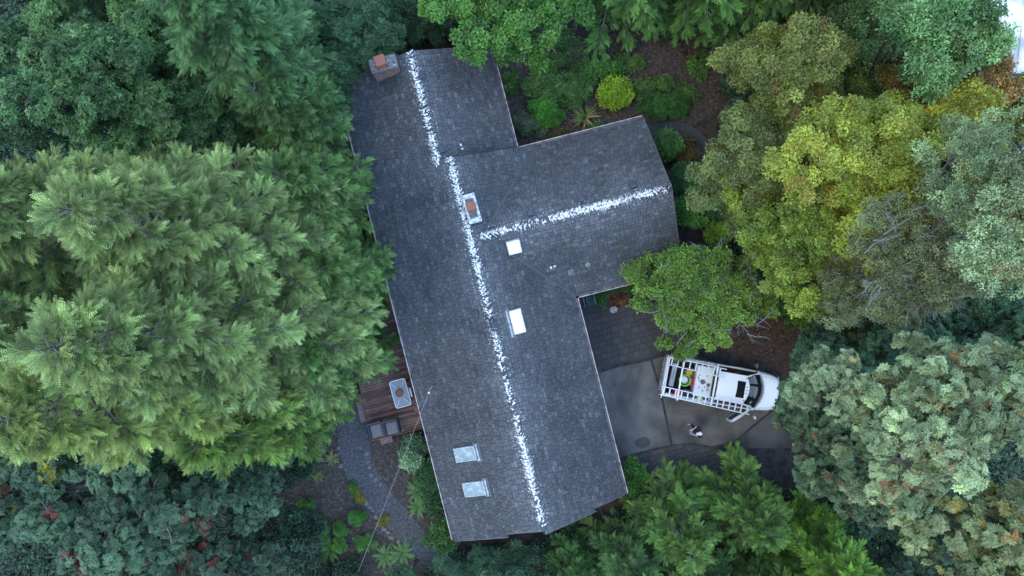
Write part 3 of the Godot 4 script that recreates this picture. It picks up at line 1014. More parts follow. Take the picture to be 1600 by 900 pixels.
func vents() -> void:
	var nw := Vector3(-0.486, 1, 0).normalized()
	var nn := Vector3(0.5, 1, 0).normalized()
	var nm := Vector3(0.515, 1, 0).normalized()
	var ng := Vector3(0, 1, -0.5).normalized()
	var m := MB.new()       # low hood: open at its lower end
	m.col = Color.WHITE
	m.box(Vector3(0, 0.008, 0), Vector3(0.42, 0.012, 0.42))
	m.box(Vector3(0, 0.075, 0), Vector3(0.3, 0.11, 0.3), Basis(Vector3.RIGHT, 0.12), 0.03)
	m.col = Color(0.3, 0.3, 0.3)
	m.box(Vector3(0, 0.05, 0.152), Vector3(0.24, 0.06, 0.02))
	var hood := m.mesh()
	for s in [[659, 120, 0], [728, 109, 1], [690, 235, 1], [761, 221, 1], [695, 309, 2], [744, 490, 2], [755, 525, 2], [772, 507, 3], [829, 334, 4], [908, 312, 4], [989, 290, 4], [848, 572, 3]]:
		var p := L(s[0], s[1], 4.3)
		var n: Vector3 = [nw, nn, nw, nm, ng][s[2]]
		var up: Vector3 = [Vector3(1, 0.486, 0), Vector3(-1, 0.5, 0), Vector3(1, 0.486, 0), Vector3(-1, 0.515, 0), Vector3(0, 0.5, 1)][s[2]]
		p.y = [y_west(p.x), y_north(p.x), y_west(p.x), y_main(p.x), y_wing(p.z)][s[2]]
		if s[2] == 0: # east of the north ridge
			n = nn; up = Vector3(-1, 0.5, 0); p.y = y_north(p.x)
		var o := put("roof_vent", hood, M.ventm, house)
		o.transform = Transform3D(slope_basis(n, up), p + n * 0.015)
	# soft pipes and little boxes
	for s in [[721.5, 231.5, 1, 0], [864, 416.5, 4, 0], [920, 413, 4, 1], [893, 425, 4, 2]]:
		var p := L(s[0], s[1], 3.7)
		var wing: bool = s[2] == 4
		p.y = y_wing(p.z) if wing else y_north(p.x)
		var n := Vector3(0, 1, 0.5).normalized() if wing else nn
		var b := slope_basis(n, Vector3(0, 0.5, -1) if wing else Vector3(-1, 0.5, 0))
		var q := MB.new()
		if s[3] == 0:
			q.col = Color(1, 1, 1)
			q.box(Vector3(-0.09, 0.03, 0), Vector3(0.1, 0.05, 0.12), Basis.IDENTITY, 0.01)
			q.box(Vector3(0.09, 0.03, -0.02), Vector3(0.12, 0.04, 0.1), Basis.IDENTITY, 0.01)
		elif s[3] == 1:
			q.col = Color(0.6, 0.6, 0.62)
			q.lathe(Vector3.ZERO, [Vector2(0.12, 0.01), Vector2(0.08, 0.04), Vector2(0.065, 0.08), Vector2(0.065, 0.24), Vector2(0.05, 0.24)], 14)
			q.col = Color(0.03, 0.03, 0.03)
			q.lathe(Vector3.ZERO, [Vector2(0.05, 0.24), Vector2(0.05, 0.1), Vector2(0.001, 0.1)], 14)
		else:
			q.col = Color(0.2, 0.27, 0.32)
			q.box(Vector3(0, 0.02, 0), Vector3(0.26, 0.03, 0.28), Basis.IDENTITY, 0.01)
			q.box(Vector3(0, 0.05, 0), Vector3(0.12, 0.08, 0.12), Basis.IDENTITY, 0.01)
		var o := put("pipe_collar" if s[3] == 1 else "roof_box", q.mesh(), M.capmetal, house)
		o.transform = Transform3D(b, p + n * 0.015)

# White moss powder thrown along a ridge: flat uneven dabs lying on the shingles.
func powder(called: String, label: String, spans: Array, seed_: int) -> void:
	rng.seed = seed_
	var f := FastNoiseLite.new()
	f.seed = seed_
	f.frequency = 0.35
	var m := MB.new()
	for sp in spans:
		var a: Vector3 = sp[0]
		var b: Vector3 = sp[1]
		var d := (b - a).normalized()
		var len := (b - a).length()
		var sides: Array = sp[2]       # [down vector, normal] for each side
		var s := 0.0
		while s < len:
			var dn := clampf(0.75 + 0.55 * f.get_noise_1d(s * 3.0 + seed_) + 0.35 * f.get_noise_1d(s * 14.0), 0.12, 1.25)
			dn *= sp[3].call(s / len)
			# a thin grey dusting under and around each throw
			for t in 5:
				var sd: Array = sides[t % 2]
				if rng.randf() > dn * 0.5: continue
				m.col = Color(1, 1, 1) * rr(0.22, 0.42)
				var dd: Vector3 = (sd[0] + d * rr(-0.9, 0.3)).normalized()
				dab(m, a + d * (s + rr(-0.09, 0.09)) + sd[0] * rr(0.0, 0.17) + sd[1] * 0.036, dd, sd[1], rr(0.07, 0.17), rr(0.03, 0.07))
			m.col = Color.WHITE * rr(0.86, 1.02)
			# each throw leaves slanting dashes on either side of the ridge
			for si in 2:
				var dwn: Vector3 = sides[si][0]
				var nrm: Vector3 = sides[si][1]
				var lean := rr(0.25, 0.8)
				var dir: Vector3 = (dwn + d * -lean * sp[4]).normalized()
				var fat := rr(0.6, 1.4) * (0.75 + 0.35 * dn)
				for t in 3:
					if rng.randf() > dn * (0.95 if t == 0 else 0.7): continue
					var l := (rr(0.14, 0.26) if t == 0 else rr(0.07, 0.2)) * (0.7 + 0.3 * dn)
					var s0 := s + rr(-0.05, 0.05) + (t - 1) * 0.045
					var o0 := rr(-0.03, 0.05)
					var n := int(l / 0.045) + 1
					var thick := rr(0.022, 0.042) * fat
					for k in n:
						var q := (k + 0.5) / n
						if rng.randf() < 0.12: continue
						var c: Vector3 = a + d * s0 + dwn * o0 + dir * l * q + d * rr(-0.018, 0.018) + dwn * rr(-0.015, 0.015)
						dab(m, c + nrm * lerpf(0.047, 0.03, clampf((o0 + l * q) * 5.0, 0.0, 1.0)), (dir + d * rr(-0.4, 0.4)).normalized(), nrm, rr(0.025, 0.055), thick * rr(0.6, 1.25) * (1.2 - 0.6 * q))
				for t in 2:
					if rng.randf() < 0.4 * dn:
						var c: Vector3 = a + d * (s + rr(-0.09, 0.09)) + dwn * rr(0.0, 0.11)
						dab(m, c + nrm * 0.046, (dwn + d * rr(-1, 1)).normalized(), nrm, rr(0.04, 0.08), rr(0.03, 0.06))
				if rng.randf() < 0.8:
					var c: Vector3 = a + d * (s + rr(-0.12, 0.12)) + dwn * rr(0.1, 0.42)
					dab(m, c + nrm * 0.028, dir, nrm, rr(0.012, 0.035), rr(0.01, 0.022))
			s += 0.135
	tag(put(called, m.mesh(), M.powder, self, "stuff"), label, "powder").transform = Transform3D(Basis(Vector3.UP, TURN), Vector3.ZERO)

func dab(m: MB, c: Vector3, dir: Vector3, nrm: Vector3, l: float, w: float) -> void:
	var side := dir.cross(nrm).normalized()
	var rim := []
	var n := 7
	for i in n:
		var a := TAU * i / n + rr(-0.25, 0.25)
		rim.append(c + (dir * cos(a) * l + side * sin(a) * w) * rr(0.6, 1.25) - nrm * 0.012)
	for i in n: m.out3(c - nrm * 0.5, c + nrm * 0.006, rim[i], rim[(i + 1) % n])

func build_powder() -> void:
	var nw := Vector3(-0.486, 1, 0).normalized()
	var nn := Vector3(0.5, 1, 0).normalized()
	var nm := Vector3(0.515, 1, 0).normalized()
	var full := func(_t: float) -> float: return 1.0
	var main := func(t: float) -> float: return 1.1 if t < 0.3 else (0.8 if t < 0.58 else (0.55 if t < 0.75 else (1.5 if t < 0.9 else 0.8)))
	var wing := func(t: float) -> float: return 1.0 if t < 0.2 else (0.5 if t < 0.38 else (1.25 if t < 0.75 else 0.95))
	var w: Array = [Vector3(-1, -0.486, 0).normalized(), nw]
	powder("roof_powder", "white moss powder dashed along the long main ridge", [
		[Vector3(-1.806, 4.52, -11.1), Vector3(-1.806, 4.52, -6.1), [w, [Vector3(1, -0.5, 0).normalized(), nn]], full, 1.0],
		[Vector3(-1.25, 4.79, -6.1), Vector3(-1.25, 4.79, 10.5), [w, [Vector3(1, -0.515, 0).normalized(), nm]], main, 1.0]], 5)
	powder("roof_powder", "white moss powder dashed along the shorter wing ridge", [
		[Vector3(-0.95, 4.56, -2.55), Vector3(7.85, 4.54, -2.55), [[Vector3(0, -0.5, -1).normalized(), Vector3(0, 1, -0.5).normalized()], [Vector3(0, -0.5, 1).normalized(), Vector3(0, 1, 0.5).normalized()]], wing, -1.0]], 9)

func lichen() -> void:        # pale lichen specks and needles lying on the shingles
	var m := MB.new()
	var nw := Vector3(-0.486, 1, 0).normalized()
	var nm := Vector3(0.515, 1, 0).normalized()
	for i in 900:
		var west := i % 3 != 0
		var x := rr(-5.4, -1.7) if west else rr(-0.8, 2.6)
		var z := rr(-10.5, 10.4) if i % 2 else 10.4 - pow(rng.randf(), 0.6) * 6.0
		if not west and z < 1.6: continue
		var p := Vector3(x, (y_west(x) if west else y_main(x)) + 0.024, z)
		var n := nw if west else nm
		m.col = [Color(0.2, 0.2, 0.17), Color(0.15, 0.145, 0.09), Color(0.16, 0.17, 0.17), Color(0.09, 0.06, 0.04)][i % 4]
		var d := Vector3(cos(i * 2.4), 0, sin(i * 2.4))
		d = (d - n * d.dot(n)).normalized()
		dab(m, p, d, n, rr(0.012, 0.05), rr(0.008, 0.022))
	put("lichen", m.mesh(), M.powderless, house, "stuff")

# ---------------------------------------------------------------- ground
func pxpoly(list: Array) -> PackedVector2Array:
	var out := PackedVector2Array()
	for i in range(0, list.size(), 2):
		var w := P(list[i], list[i + 1])
		out.append(Vector2(w.x, w.z))
	return out

func soften(p: PackedVector2Array, wob := 0.0) -> PackedVector2Array:      # rounds a surveyed outline
	var out := PackedVector2Array()
	var n := p.size()
	for i in n:
		var a := p[(i + n - 1) % n]
		var b := p[i]
		var c := p[(i + 1) % n]
		var d := p[(i + 2) % n]
		for k in 5:
			var q := b.cubic_interpolate(c, a, d, k / 5.0)
			out.append(q + Vector2(rr(-wob, wob), rr(-wob, wob)))
	return out

func sheet(called: String, p: PackedVector2Array, y: float, m: Material, skirt := 0.0, kind := "structure") -> MeshInstance3D:
	var b := MB.new()
	b.poly(p, y, skirt)
	return put(called, b.mesh(), m, self, kind)

func pavers(p: PackedVector2Array, called: String, parent: Node, y: float, size: Vector2, turn: float, seed_: int) -> void:
	rng.seed = seed_
	var made := []
	for k in 14:
		var t := rr(0.86, 1.2)
		var base := Color(0.082, 0.08, 0.09).lerp(Color(0.09, 0.083, 0.086), rng.randf())
		made.append(box_mesh(Vector3(size.x - 0.01, 0.05, size.y - 0.01), 0.005, base * t))
	var e := Vector2(cos(turn), -sin(turn))
	var f := Vector2(sin(turn), cos(turn))
	var lo := Vector2.INF
	var hi := -Vector2.INF
	for q in p:
		var s := Vector2(q.dot(e), q.dot(f))
		lo = lo.min(s); hi = hi.max(s)
	var count := 0
	var row := 0
	var z := lo.y
	while z < hi.y:
		var x := lo.x + rr(0.0, size.x)
		while x < hi.x:
			var wide := rr(0.62, 1.25)
			var c := e * (x + size.x * wide * 0.5) + f * (z + size.y * 0.5)
			if Geometry2D.is_point_in_polygon(c, p) and count < 295:
				count += 1
				var o := put(called, made[rng.randi() % 14], M.paver, parent)
				o.position = Vector3(c.x, y + rr(-0.004, 0.004), c.y)
				o.scale = Vector3(wide, 1, 1)
				o.rotation = Vector3(rr(-0.01, 0.01), turn, rr(-0.01, 0.01))
			x += size.x * wide
		z += size.y
		row += 1

func litter(called: String, label: String, p: PackedVector2Array, n: int, cols: Array, size: float, seed_: int, mesh: Mesh, y := 0.008) -> void:
	rng.seed = seed_
	var buf := PackedFloat32Array()
	var lo := Vector2.INF
	var hi := -Vector2.INF
	for q in p:
		lo = lo.min(q); hi = hi.max(q)
	while n > 0:
		n -= 1
		var q := Vector2(rr(lo.x, hi.x), rr(lo.y, hi.y))
		if not Geometry2D.is_point_in_polygon(q, p): continue
		var s := size * rr(0.5, 1.5)
		var b := Basis.from_euler(Vector3(rr(-0.35, 0.35), rr(0, TAU), rr(-0.35, 0.35)))
		var c: Color = cols[rng.randi() % cols.size()]
		var t := rr(0.7, 1.3)
		push(buf, b.x * s, b.y * s, b.z * s, Vector3(q.x, y + rr(0, 0.02), q.y), Color(c.r * t, c.g * t, c.b * t))
	tag(many(called, mesh, M.litter, buf, self), label, "ground litter")

func pebble_mesh(seed_: int) -> ArrayMesh:
	var r := RandomNumberGenerator.new()
	r.seed = seed_
	var m := MB.new()
	var k := []
	for q in [Vector3(1, 0, 0), Vector3(0, 0, 1), Vector3(-1, 0, 0), Vector3(0, 0, -1)]: k.append(q * r.randf_range(0.7, 1.2))
	var t := Vector3(r.randf_range(-0.3, 0.3), 0.6, r.randf_range(-0.3, 0.3))
	for i in 4: m.out3(Vector3(0, -0.3, 0), t, k[i], k[(i + 1) % 4])
	return m.mesh()

func stone_mesh(seed_: int) -> ArrayMesh:
	var r := RandomNumberGenerator.new()
	r.seed = seed_
	var m := MB.new()
	var c := r.randf_range(0.8, 1.2)
	m.col = Color(0.13, 0.13, 0.135) * c
	var rings := []
	for j in 4:
		var a := lerpf(0.0, PI * 0.5, j / 3.0)
		var ring := []
		for i in 8:
			var t := TAU * i / 8
			ring.append(Vector3(cos(t) * cos(a) * 1.25, sin(a) * 0.7, sin(t) * cos(a)) * r.randf_range(0.85, 1.12))
		rings.append(ring)
	for j in 3:
		for i in 8:
			m.out3(Vector3(0, 0, 0), rings[j][i], rings[j][(i + 1) % 8], rings[j + 1][i])
			m.out3(Vector3(0, 0, 0), rings[j][(i + 1) % 8], rings[j + 1][(i + 1) % 8], rings[j + 1][i])
	return m.mesh()

func build_ground() -> void:
	rng.seed = 3
	var g := MB.new()
	var s := 700.0
	g.quad(Vector3(-s, 0, -s), Vector3(-s, 0, s), Vector3(s, 0, s), Vector3(s, 0, -s))
	struct("ground", g.mesh(), M.soil)
	sheet("garden_soil", soften(pxpoly([440, 740, 500, 690, 540, 640, 620, 690, 700, 690, 700, 830, 660, 900, 480, 915, 430, 820]), 0.05), 0.005, M.soil2)
	sheet("garden_soil", soften(pxpoly([775, 90, 830, 60, 900, 10, 1000, 40, 1090, 110, 1120, 160, 1060, 210, 960, 225, 810, 240]), 0.05), 0.005, M.soil2)
	var path := soften(pxpoly([530, 600, 566, 615, 572, 660, 577, 690, 584, 725, 606, 762, 634, 795, 668, 835, 715, 880, 690, 895, 640, 862, 606, 822, 572, 790, 550, 760, 532, 715, 527, 665]), 0.03)
	sheet("gravel_path", path, 0.012, M.gravel)
	sheet("gravel_path", soften(pxpoly([1005, 196, 1060, 190, 1095, 208, 1112, 240, 1112, 285, 1085, 280, 1080, 238, 1060, 219, 1015, 214]), 0.03), 0.012, M.gravel)
	var peb := pebble_mesh(4)
	litter("path_gravel", "loose blue-grey gravel covering the curved garden path", path, 26000, [Color(0.12, 0.128, 0.15), Color(0.14, 0.148, 0.172), Color(0.105, 0.11, 0.128), Color(0.165, 0.173, 0.195)], 0.022, 6, peb, 0.014)
	var chip := MB.new()
	chip.tri(Vector3(-1, 0, 0), Vector3(0, 0.2, 0.45), Vector3(1, 0, 0))
	chip.tri(Vector3(-1, 0, 0), Vector3(1, 0, 0), Vector3(0, 0.2, -0.45))
	var brown := [Color(0.075, 0.05, 0.04), Color(0.13, 0.095, 0.075), Color(0.05, 0.035, 0.028), Color(0.17, 0.13, 0.1), Color(0.1, 0.055, 0.04), Color(0.06, 0.07, 0.03)]
	litter("leaf_litter", "brown fallen leaves and twigs over the south-west garden beds", pxpoly([420, 700, 540, 640, 700, 680, 720, 900, 420, 910]), 9000, brown, 0.05, 7, chip.mesh())
	litter("leaf_litter", "brown fallen leaves and chips over the beds behind the house", pxpoly([770, 60, 880, 0, 1120, 40, 1125, 182, 1000, 182, 820, 240]), 9000, brown, 0.05, 8, chip.mesh())
	litter("leaf_litter", "reddish leaf litter on the dark ground north of the truck", pxpoly([1110, 540, 1160, 490, 1270, 480, 1310, 640, 1262, 655, 1240, 605, 1195, 572]), 9000, [Color(0.09, 0.035, 0.025), Color(0.05, 0.03, 0.025), Color(0.14, 0.08, 0.05)], 0.045, 9, chip.mesh(), 0.014)
	litter("fallen_leaves", "scattered fallen leaves on the concrete drive and paving", pxpoly([935, 590, 1020, 565, 1150, 545, 1250, 600, 1200, 700, 1000, 740]), 420, [Color(0.12, 0.07, 0.03), Color(0.16, 0.12, 0.05), Color(0.06, 0.045, 0.03), Color(0.2, 0.16, 0.06)], 0.035, 10, chip.mesh(), 0.036)
	# drive and paving
	var apron := soften(pxpoly([1012, 556, 1080, 532, 1150, 534, 1215, 556, 1250, 590, 1275, 650, 1255, 730, 1100, 772, 960, 775, 930, 730, 900, 560]), 0.01)
	sheet("driveway_apron", apron, 0.01, M.asphalt, 0.01)
	struct("driveway", slab(pxpoly([915, 592, 932, 584, 965, 574, 1016, 563, 1026, 595, 1033, 624, 1040, 660, 1047, 695, 1010, 703, 973, 714, 945, 722])), M.concrete)
	var b2 := MB.new()
	b2.col = Color(0.86, 0.81, 0.78)
	b2.poly(pxpoly([1019, 562, 1050, 553, 1100, 560, 1160, 582, 1212, 612, 1216, 632, 1192, 650, 1147, 688, 1113, 697, 1082, 691, 1051, 694, 1044, 660, 1036.5, 624, 1029, 595]), 0.03, 0.02)
	struct("driveway", b2.mesh(), M.concrete)
	var b3 := MB.new()
	b3.col = Color(0.62, 0.59, 0.59)
	b3.poly(pxpoly([1219, 634, 1195, 652, 1150, 690, 1170, 700, 1240, 700, 1268, 650, 1240, 600, 1216, 613]), 0.028, 0.02)
	struct("driveway", b3.mesh(), M.concrete)
	var wob := Vector3.ZERO
	var st := MB.new()
	rng.seed = 12
	st.poly(soften(pxpoly([992, 690, 1000, 684, 1010, 683, 1016, 690, 1012, 698, 1002, 700, 994, 697]), 0.02), 0.0345)
	tag(put("oil_stain", st.mesh(), M.stain), "dark oil stain on the pale driveway slab", "stain")
	for q in [[[948, 600, 962, 640, 958, 672, 972, 712], "fine dark crack wandering down the pale driveway slab"], [[1042, 640, 1068, 648, 1095, 640, 1120, 652], "fine dark crack across the brown driveway slab"], [[985, 570, 990, 600, 1010, 622, 1030, 628], "short dark crack in the pale slab's north-east part"]]:
		var ck := MB.new()
		ck.col = Color(0.5, 0.5, 0.5)
		var pl: Array = q[0]
		var last := P(pl[0], pl[1], 0.033)
		for i in range(2, pl.size(), 2):
			var nx := P(pl[i], pl[i + 1], 0.033)
			for k in 6:
				var c := last.lerp(nx, (k + 1) / 6.0 if k < 5 else 1.0)
				var from := last.lerp(nx, k / 6.0)
				if k > 0: from += wob
				wob = Vector3(rr(-0.03, 0.03), 0, rr(-0.03, 0.03)) if k < 5 else Vector3.ZERO
				ck.bar(from, c + wob, rr(0.008, 0.016), 0.003)
			last = nx
		tag(put("driveway_crack", ck.mesh(), M.joint), q[1], "crack")
	var pa := put("patio", MB.new().mesh(), M.joint, self, "structure")
	var pb := MB.new()
	pb.poly(pxpoly([893, 450, 1000, 462, 1080, 495, 1085, 530, 1012, 558, 965, 568, 930, 580, 920, 570]), 0.014, 0.014)
	pa.mesh = pb.mesh()
	pavers(pxpoly([893, 450, 1000, 462, 1070, 495, 1075, 531, 1013, 557, 965, 569, 930, 580, 920, 570]), "paver", pa, 0.025, Vector2(0.34, 0.3), TURN, 13)
	var pc := put("paved_strip", null, M.joint, self, "structure")
	var pd := MB.new()
	pd.poly(pxpoly([945, 726, 973, 717, 1012, 706, 1047, 699, 1082, 695, 1112, 701, 1175, 712, 1180, 760, 1000, 775, 955, 760]), 0.014, 0.014)
	pc.mesh = pd.mesh()
	pavers(pxpoly([945, 726, 973, 717, 1012, 706, 1047, 699, 1082, 695, 1112, 701, 1150, 710, 1150, 750, 1000, 768, 955, 752]), "paver", pc, 0.025, Vector2(0.3, 0.24), TURN, 14)

func slab(p: PackedVector2Array) -> ArrayMesh:
	var b := MB.new()
	b.col = Color(0.95, 0.94, 0.94)
	b.poly(p, 0.03, 0.02)
	return b.mesh()

# ---------------------------------------------------------------- deck and what stands on it
func build_deck() -> void:
	rng.seed = 31
	var d := thing("deck", "weathered red-brown plank deck along the west eave", "deck", Vector3.ZERO, TURN)
	var x0 := -8.62
	var x1 := -5.0
	var z0 := -1.2
	var z1 := 5.66
	var fr := MB.new()
	fr.col = Color(0.05, 0.035, 0.03)
	fr.box(Vector3((x0 + x1) * 0.5, 0.2, (z0 + z1) * 0.5), Vector3(x1 - x0 - 0.06, 0.36, z1 - z0 - 0.06))
	put("deck_frame", fr.mesh(), M.wood, d)
	var made := []
	for k in 16:
		var t := rr(0.55, 1.3)
		var base := Color(0.2, 0.105, 0.082).lerp(Color(0.3, 0.19, 0.165), rng.randf())
		var m := MB.new()
		m.col = base * t
		m.box(Vector3.ZERO, Vector3(1, 0.035, 0.128), Basis.IDENTITY, 0.006)
		made.append(m.mesh())
	var z := z0 + 0.07
	while z < z1:
		var cut := rr(0.3, 0.7)
		for h in 2:
			var a := lerpf(x0, x1, 0.0 if h == 0 else cut)
			var b := lerpf(x0, x1, cut if h == 0 else 1.0)
			var o := put("plank", made[rng.randi() % 16], M.wood, d)
			o.position = Vector3((a + b) * 0.5, 0.42 + rr(-0.002, 0.002), z)
			o.scale = Vector3(b - a - 0.006, 1, 1)
		z += 0.139
	var fasc := MB.new()
	fasc.col = Color(0.26, 0.17, 0.15)
	fasc.bar(Vector3(x0, 0.36, z1 + 0.01), Vector3(x1, 0.36, z1 + 0.01), 0.04, 0.16, 0.006)
	put("rim_board", fasc.mesh(), M.wood, d)
	var step := MB.new()
	step.col = Color(0.27, 0.18, 0.16)
	step.box(Vector3(x0 - 0.24, 0.2, 4.05), Vector3(0.36, 0.05, 1.3), Basis.IDENTITY, 0.01)
	step.col = Color(0.14, 0.09, 0.08)
	for k: float in [-0.5, 0.5]: step.box(Vector3(x0 - 0.24, 0.09, 4.05 + k), Vector3(0.3, 0.18, 0.05))
	put("step", step.mesh(), M.wood, d)
	var ledge := MB.new()
	ledge.col = Color(0.27, 0.18, 0.16)
	ledge.box(Vector3(-8.0, 0.24, z1 + 0.2), Vector3(0.62, 0.05, 0.3), Basis.IDENTITY, 0.01)
	ledge.box(Vector3(-8.0, 0.1, z1 + 0.2), Vector3(0.5, 0.2, 0.2))
	put("step", ledge.mesh(), M.wood, d)
	var b := Basis(Vector3.UP, TURN)
	# glass-topped table
	var at := P(625.5, 614.5, 1.18)
	at.y = 0.44
	var t := thing("patio_table", "rectangular glass-topped metal table with rounded pale frame on the deck", "table", at, TURN + 0.02)
	var hx := 0.39
	var hz := 0.67
	var rim := MB.new()
	rim.col = Color(0.9, 0.92, 0.97)
	var pts := []
	for q in [[1, 1, 0.0], [-1, 1, PI / 2], [-1, -1, PI], [1, -1, PI * 1.5]]:
		for k in 5:
			var a: float = q[2] + k / 4.0 * PI / 2
			pts.append(Vector3(q[0] * (hx - 0.11) + cos(a) * 0.11, 0.74, q[1] * (hz - 0.11) + sin(a) * 0.11))
	pts.append(pts[0])
	var rad := []
	for i in pts.size(): rad.append(0.02)
	rim.tube(pts, rad, 8, false)
	put("table_frame", rim.mesh(), M.alum, t)
	var top := MB.new()
	top.col = Color.WHITE
	var pl := PackedVector2Array()
	for i in pts.size() - 1: pl.append(Vector2(pts[i].x, pts[i].z) * 0.985)
	top.poly(pl, 0.742, 0.012)
	put("glass_top", top.mesh(), M.tableglass, t)
	for i in 4:
		var sx := 1.0 if i % 2 else -1.0
		var sz := 1.0 if i / 2 else -1.0
		var lg := MB.new()
		lg.col = Color(0.85, 0.87, 0.9)
		lg.tube([Vector3(sx * (hx - 0.04), 0.749, sz * (hz - 0.06)), Vector3(sx * 0.06, 0.749, sz * 0.24)], [0.013, 0.013], 6)
		lg.tube([Vector3(sx * (hx - 0.06), 0.73, sz * (hz - 0.09)), Vector3(sx * (hx - 0.08), 0.0, sz * (hz - 0.12))], [0.02, 0.02], 8)
		put("leg", lg.mesh(), M.alum, t)
	var bat := P(624.0, 614.0, 1.3)
	bat.y = 0.44 + 0.747
	var bowl := thing("clay_bowl", "round reddish clay bowl at the middle of the patio table", "bowl", bat, TURN)
	var bm := MB.new()
	bm.col = Color(0.55, 0.5, 0.48)
	bm.lathe(Vector3.ZERO, [Vector2(0.09, 0.0), Vector2(0.16, 0.06), Vector2(0.185, 0.13), Vector2(0.17, 0.135), Vector2(0.14, 0.07), Vector2(0.001, 0.05)], 22)
	put("dish", bm.mesh(), M.terra, bowl)
	var so := MB.new()
	so.col = Color(0.75, 0.8, 0.8)
	so.lathe(Vector3.ZERO, [Vector2(0.155, 0.1), Vector2(0.08, 0.125), Vector2(0.001, 0.13)], 18)
	put("filling", so.mesh(), M.terra, bowl)
	# pale chair tucked under the table's east side
	var cat := P(643.0, 613.0, 1.2)
	cat.y = 0.44
	var c := thing("patio_chair", "pale grey slatted chair tucked against the glass table beside the eave", "chair", cat, TURN)
	for s in [["seat", Vector3(-0.26, 0.42, 0), Vector3(0.44, 0.035, 0.44)], ["backrest", Vector3(0.0, 0.66, 0), Vector3(0.05, 0.46, 0.44)]]:
		var m := put(s[0], box_mesh(s[2], 0.015, Color(0.75, 0.8, 0.88)), M.alum, c)
		m.position = s[1]
	for i in 4:
		var lg := put("leg", box_mesh(Vector3(0.03, 0.42, 0.03), 0.005, Color(0.7, 0.75, 0.8)), M.alum, c)
		lg.position = Vector3(-0.02 if i % 2 else -0.45, 0.21, 0.2 if i / 2 else -0.2)
	# two woven armchairs
	for i in 2:
		var p := P([587.5, 611.5][i], [671.5, 668.5][i], 0.95)
		p.y = 0.44
		if i == 1: p.z -= 0.02
		var a := thing("armchair", ["grey-brown woven armchair at the deck's corner beside the gravel path", "grey-brown woven armchair nearer the house on the deck edge"][i], "armchair", p, TURN + [0.02, -0.03][i], "woven armchairs on the deck")
		var cush := MB.new()
		cush.col = Color(0.17, 0.155, 0.165)
		for k in 8: cush.box(Vector3(-0.245 + k * 0.07, 0.4, 0.05), Vector3(0.066, 0.1, 0.6), Basis.IDENTITY, 0.018)
		put("seat", cush.mesh(), M.wicker, a)
		var bk := MB.new()
		bk.col = Color(0.05, 0.05, 0.058)
		bk.box(Vector3(0, 0.5, -0.34), Vector3(0.74, 0.55, 0.1), Basis(Vector3.RIGHT, -0.12), 0.03)
		put("backrest", bk.mesh(), M.wicker, a)
		for s: float in [-1.0, 1.0]:
			var ar := MB.new()
			ar.col = Color(0.04, 0.042, 0.05)
			ar.box(Vector3(s * 0.335, 0.36, 0.02), Vector3(0.09, 0.5, 0.72), Basis.IDENTITY, 0.03)
			put("armrest", ar.mesh(), M.wicker, a)
		for k in 4:
			var lg := put("leg", box_mesh(Vector3(0.05, 0.32, 0.05), 0.008, Color(0.03, 0.03, 0.03)), M.wicker, a)
			lg.position = Vector3(0.3 if k % 2 else -0.3, 0.16, 0.3 if k / 2 else -0.3)

func build_cable() -> void:
	var a := P(674.5, 604.5, 3.5)
	a.y = 3.95
	var e := P(557, 900, 1.2)
	e = a + (e - a) * 1.08
	var o := thing("overhead_cable", "thin pale cable running from a roof bracket over the deck", "cable", Vector3(a.x, 3.2, a.z))
	var m := MB.new()
	m.col = Color(0.3, 0.3, 0.31)
	var pts := []
	var rad := []
	for k in 25:
		var t := k / 24.0
		pts.append(a.lerp(e, t) - Vector3(0, sin(PI * t) * 0.22, 0) - o.position)
		rad.append(0.0075)
	m.tube(pts, rad, 6)
	put("wire", m.mesh(), M.plain, o)
	var k := MB.new()
	k.col = Color(0.5, 0.52, 0.56)
	k.tube([Vector3(0, 0, 0), a - o.position], [0.02, 0.015], 7)
	k.lathe(a.lerp(e, 0.02) - o.position - Vector3(0, 0.05, 0), [Vector2(0.001, 0.0), Vector2(0.05, 0.02), Vector2(0.05, 0.08), Vector2(0.001, 0.1)], 10)
	put("bracket", k.mesh(), M.plain, o)

# ---------------------------------------------------------------- courtyard things
func chair_metal(label: String, at: Vector3, turn: float, col: Color, arm: Color, dark := false) -> void:
	var c := thing("garden_chair", label, "chair", at, turn)
	var s := MB.new()
	s.col = col
	for k in 6: s.box(Vector3(-0.2 + k * 0.08, 0.42, 0.02), Vector3(0.07, 0.025, 0.46), Basis.IDENTITY, 0.008)
	put("seat", s.mesh(), M.plain, c)
	var b := MB.new()
	b.col = col
	for k in 5: b.box(Vector3(0, 0.5 + k * 0.085, -0.24 - k * 0.02), Vector3(0.46, 0.07, 0.025), Basis(Vector3.RIGHT, -0.2), 0.008)
	put("backrest", b.mesh(), M.plain, c)
	for sd: float in [-1.0, 1.0]:
		var a := MB.new()
		a.col = arm
		a.tube([Vector3(sd * 0.27, 0.0, 0.26), Vector3(sd * 0.27, 0.6, 0.24), Vector3(sd * 0.27, 0.62, -0.22), Vector3(sd * 0.26, 0.9, -0.34)], [0.018, 0.018, 0.018, 0.014], 7)
		put("armrest", a.mesh(), M.plain, c)
		var l := MB.new()
		l.col = arm
		l.tube([Vector3(sd * 0.25, 0.44, -0.2), Vector3(sd * 0.26, 0.0, -0.32)], [0.016, 0.016], 6)
		put("leg", l.mesh(), M.plain, c)

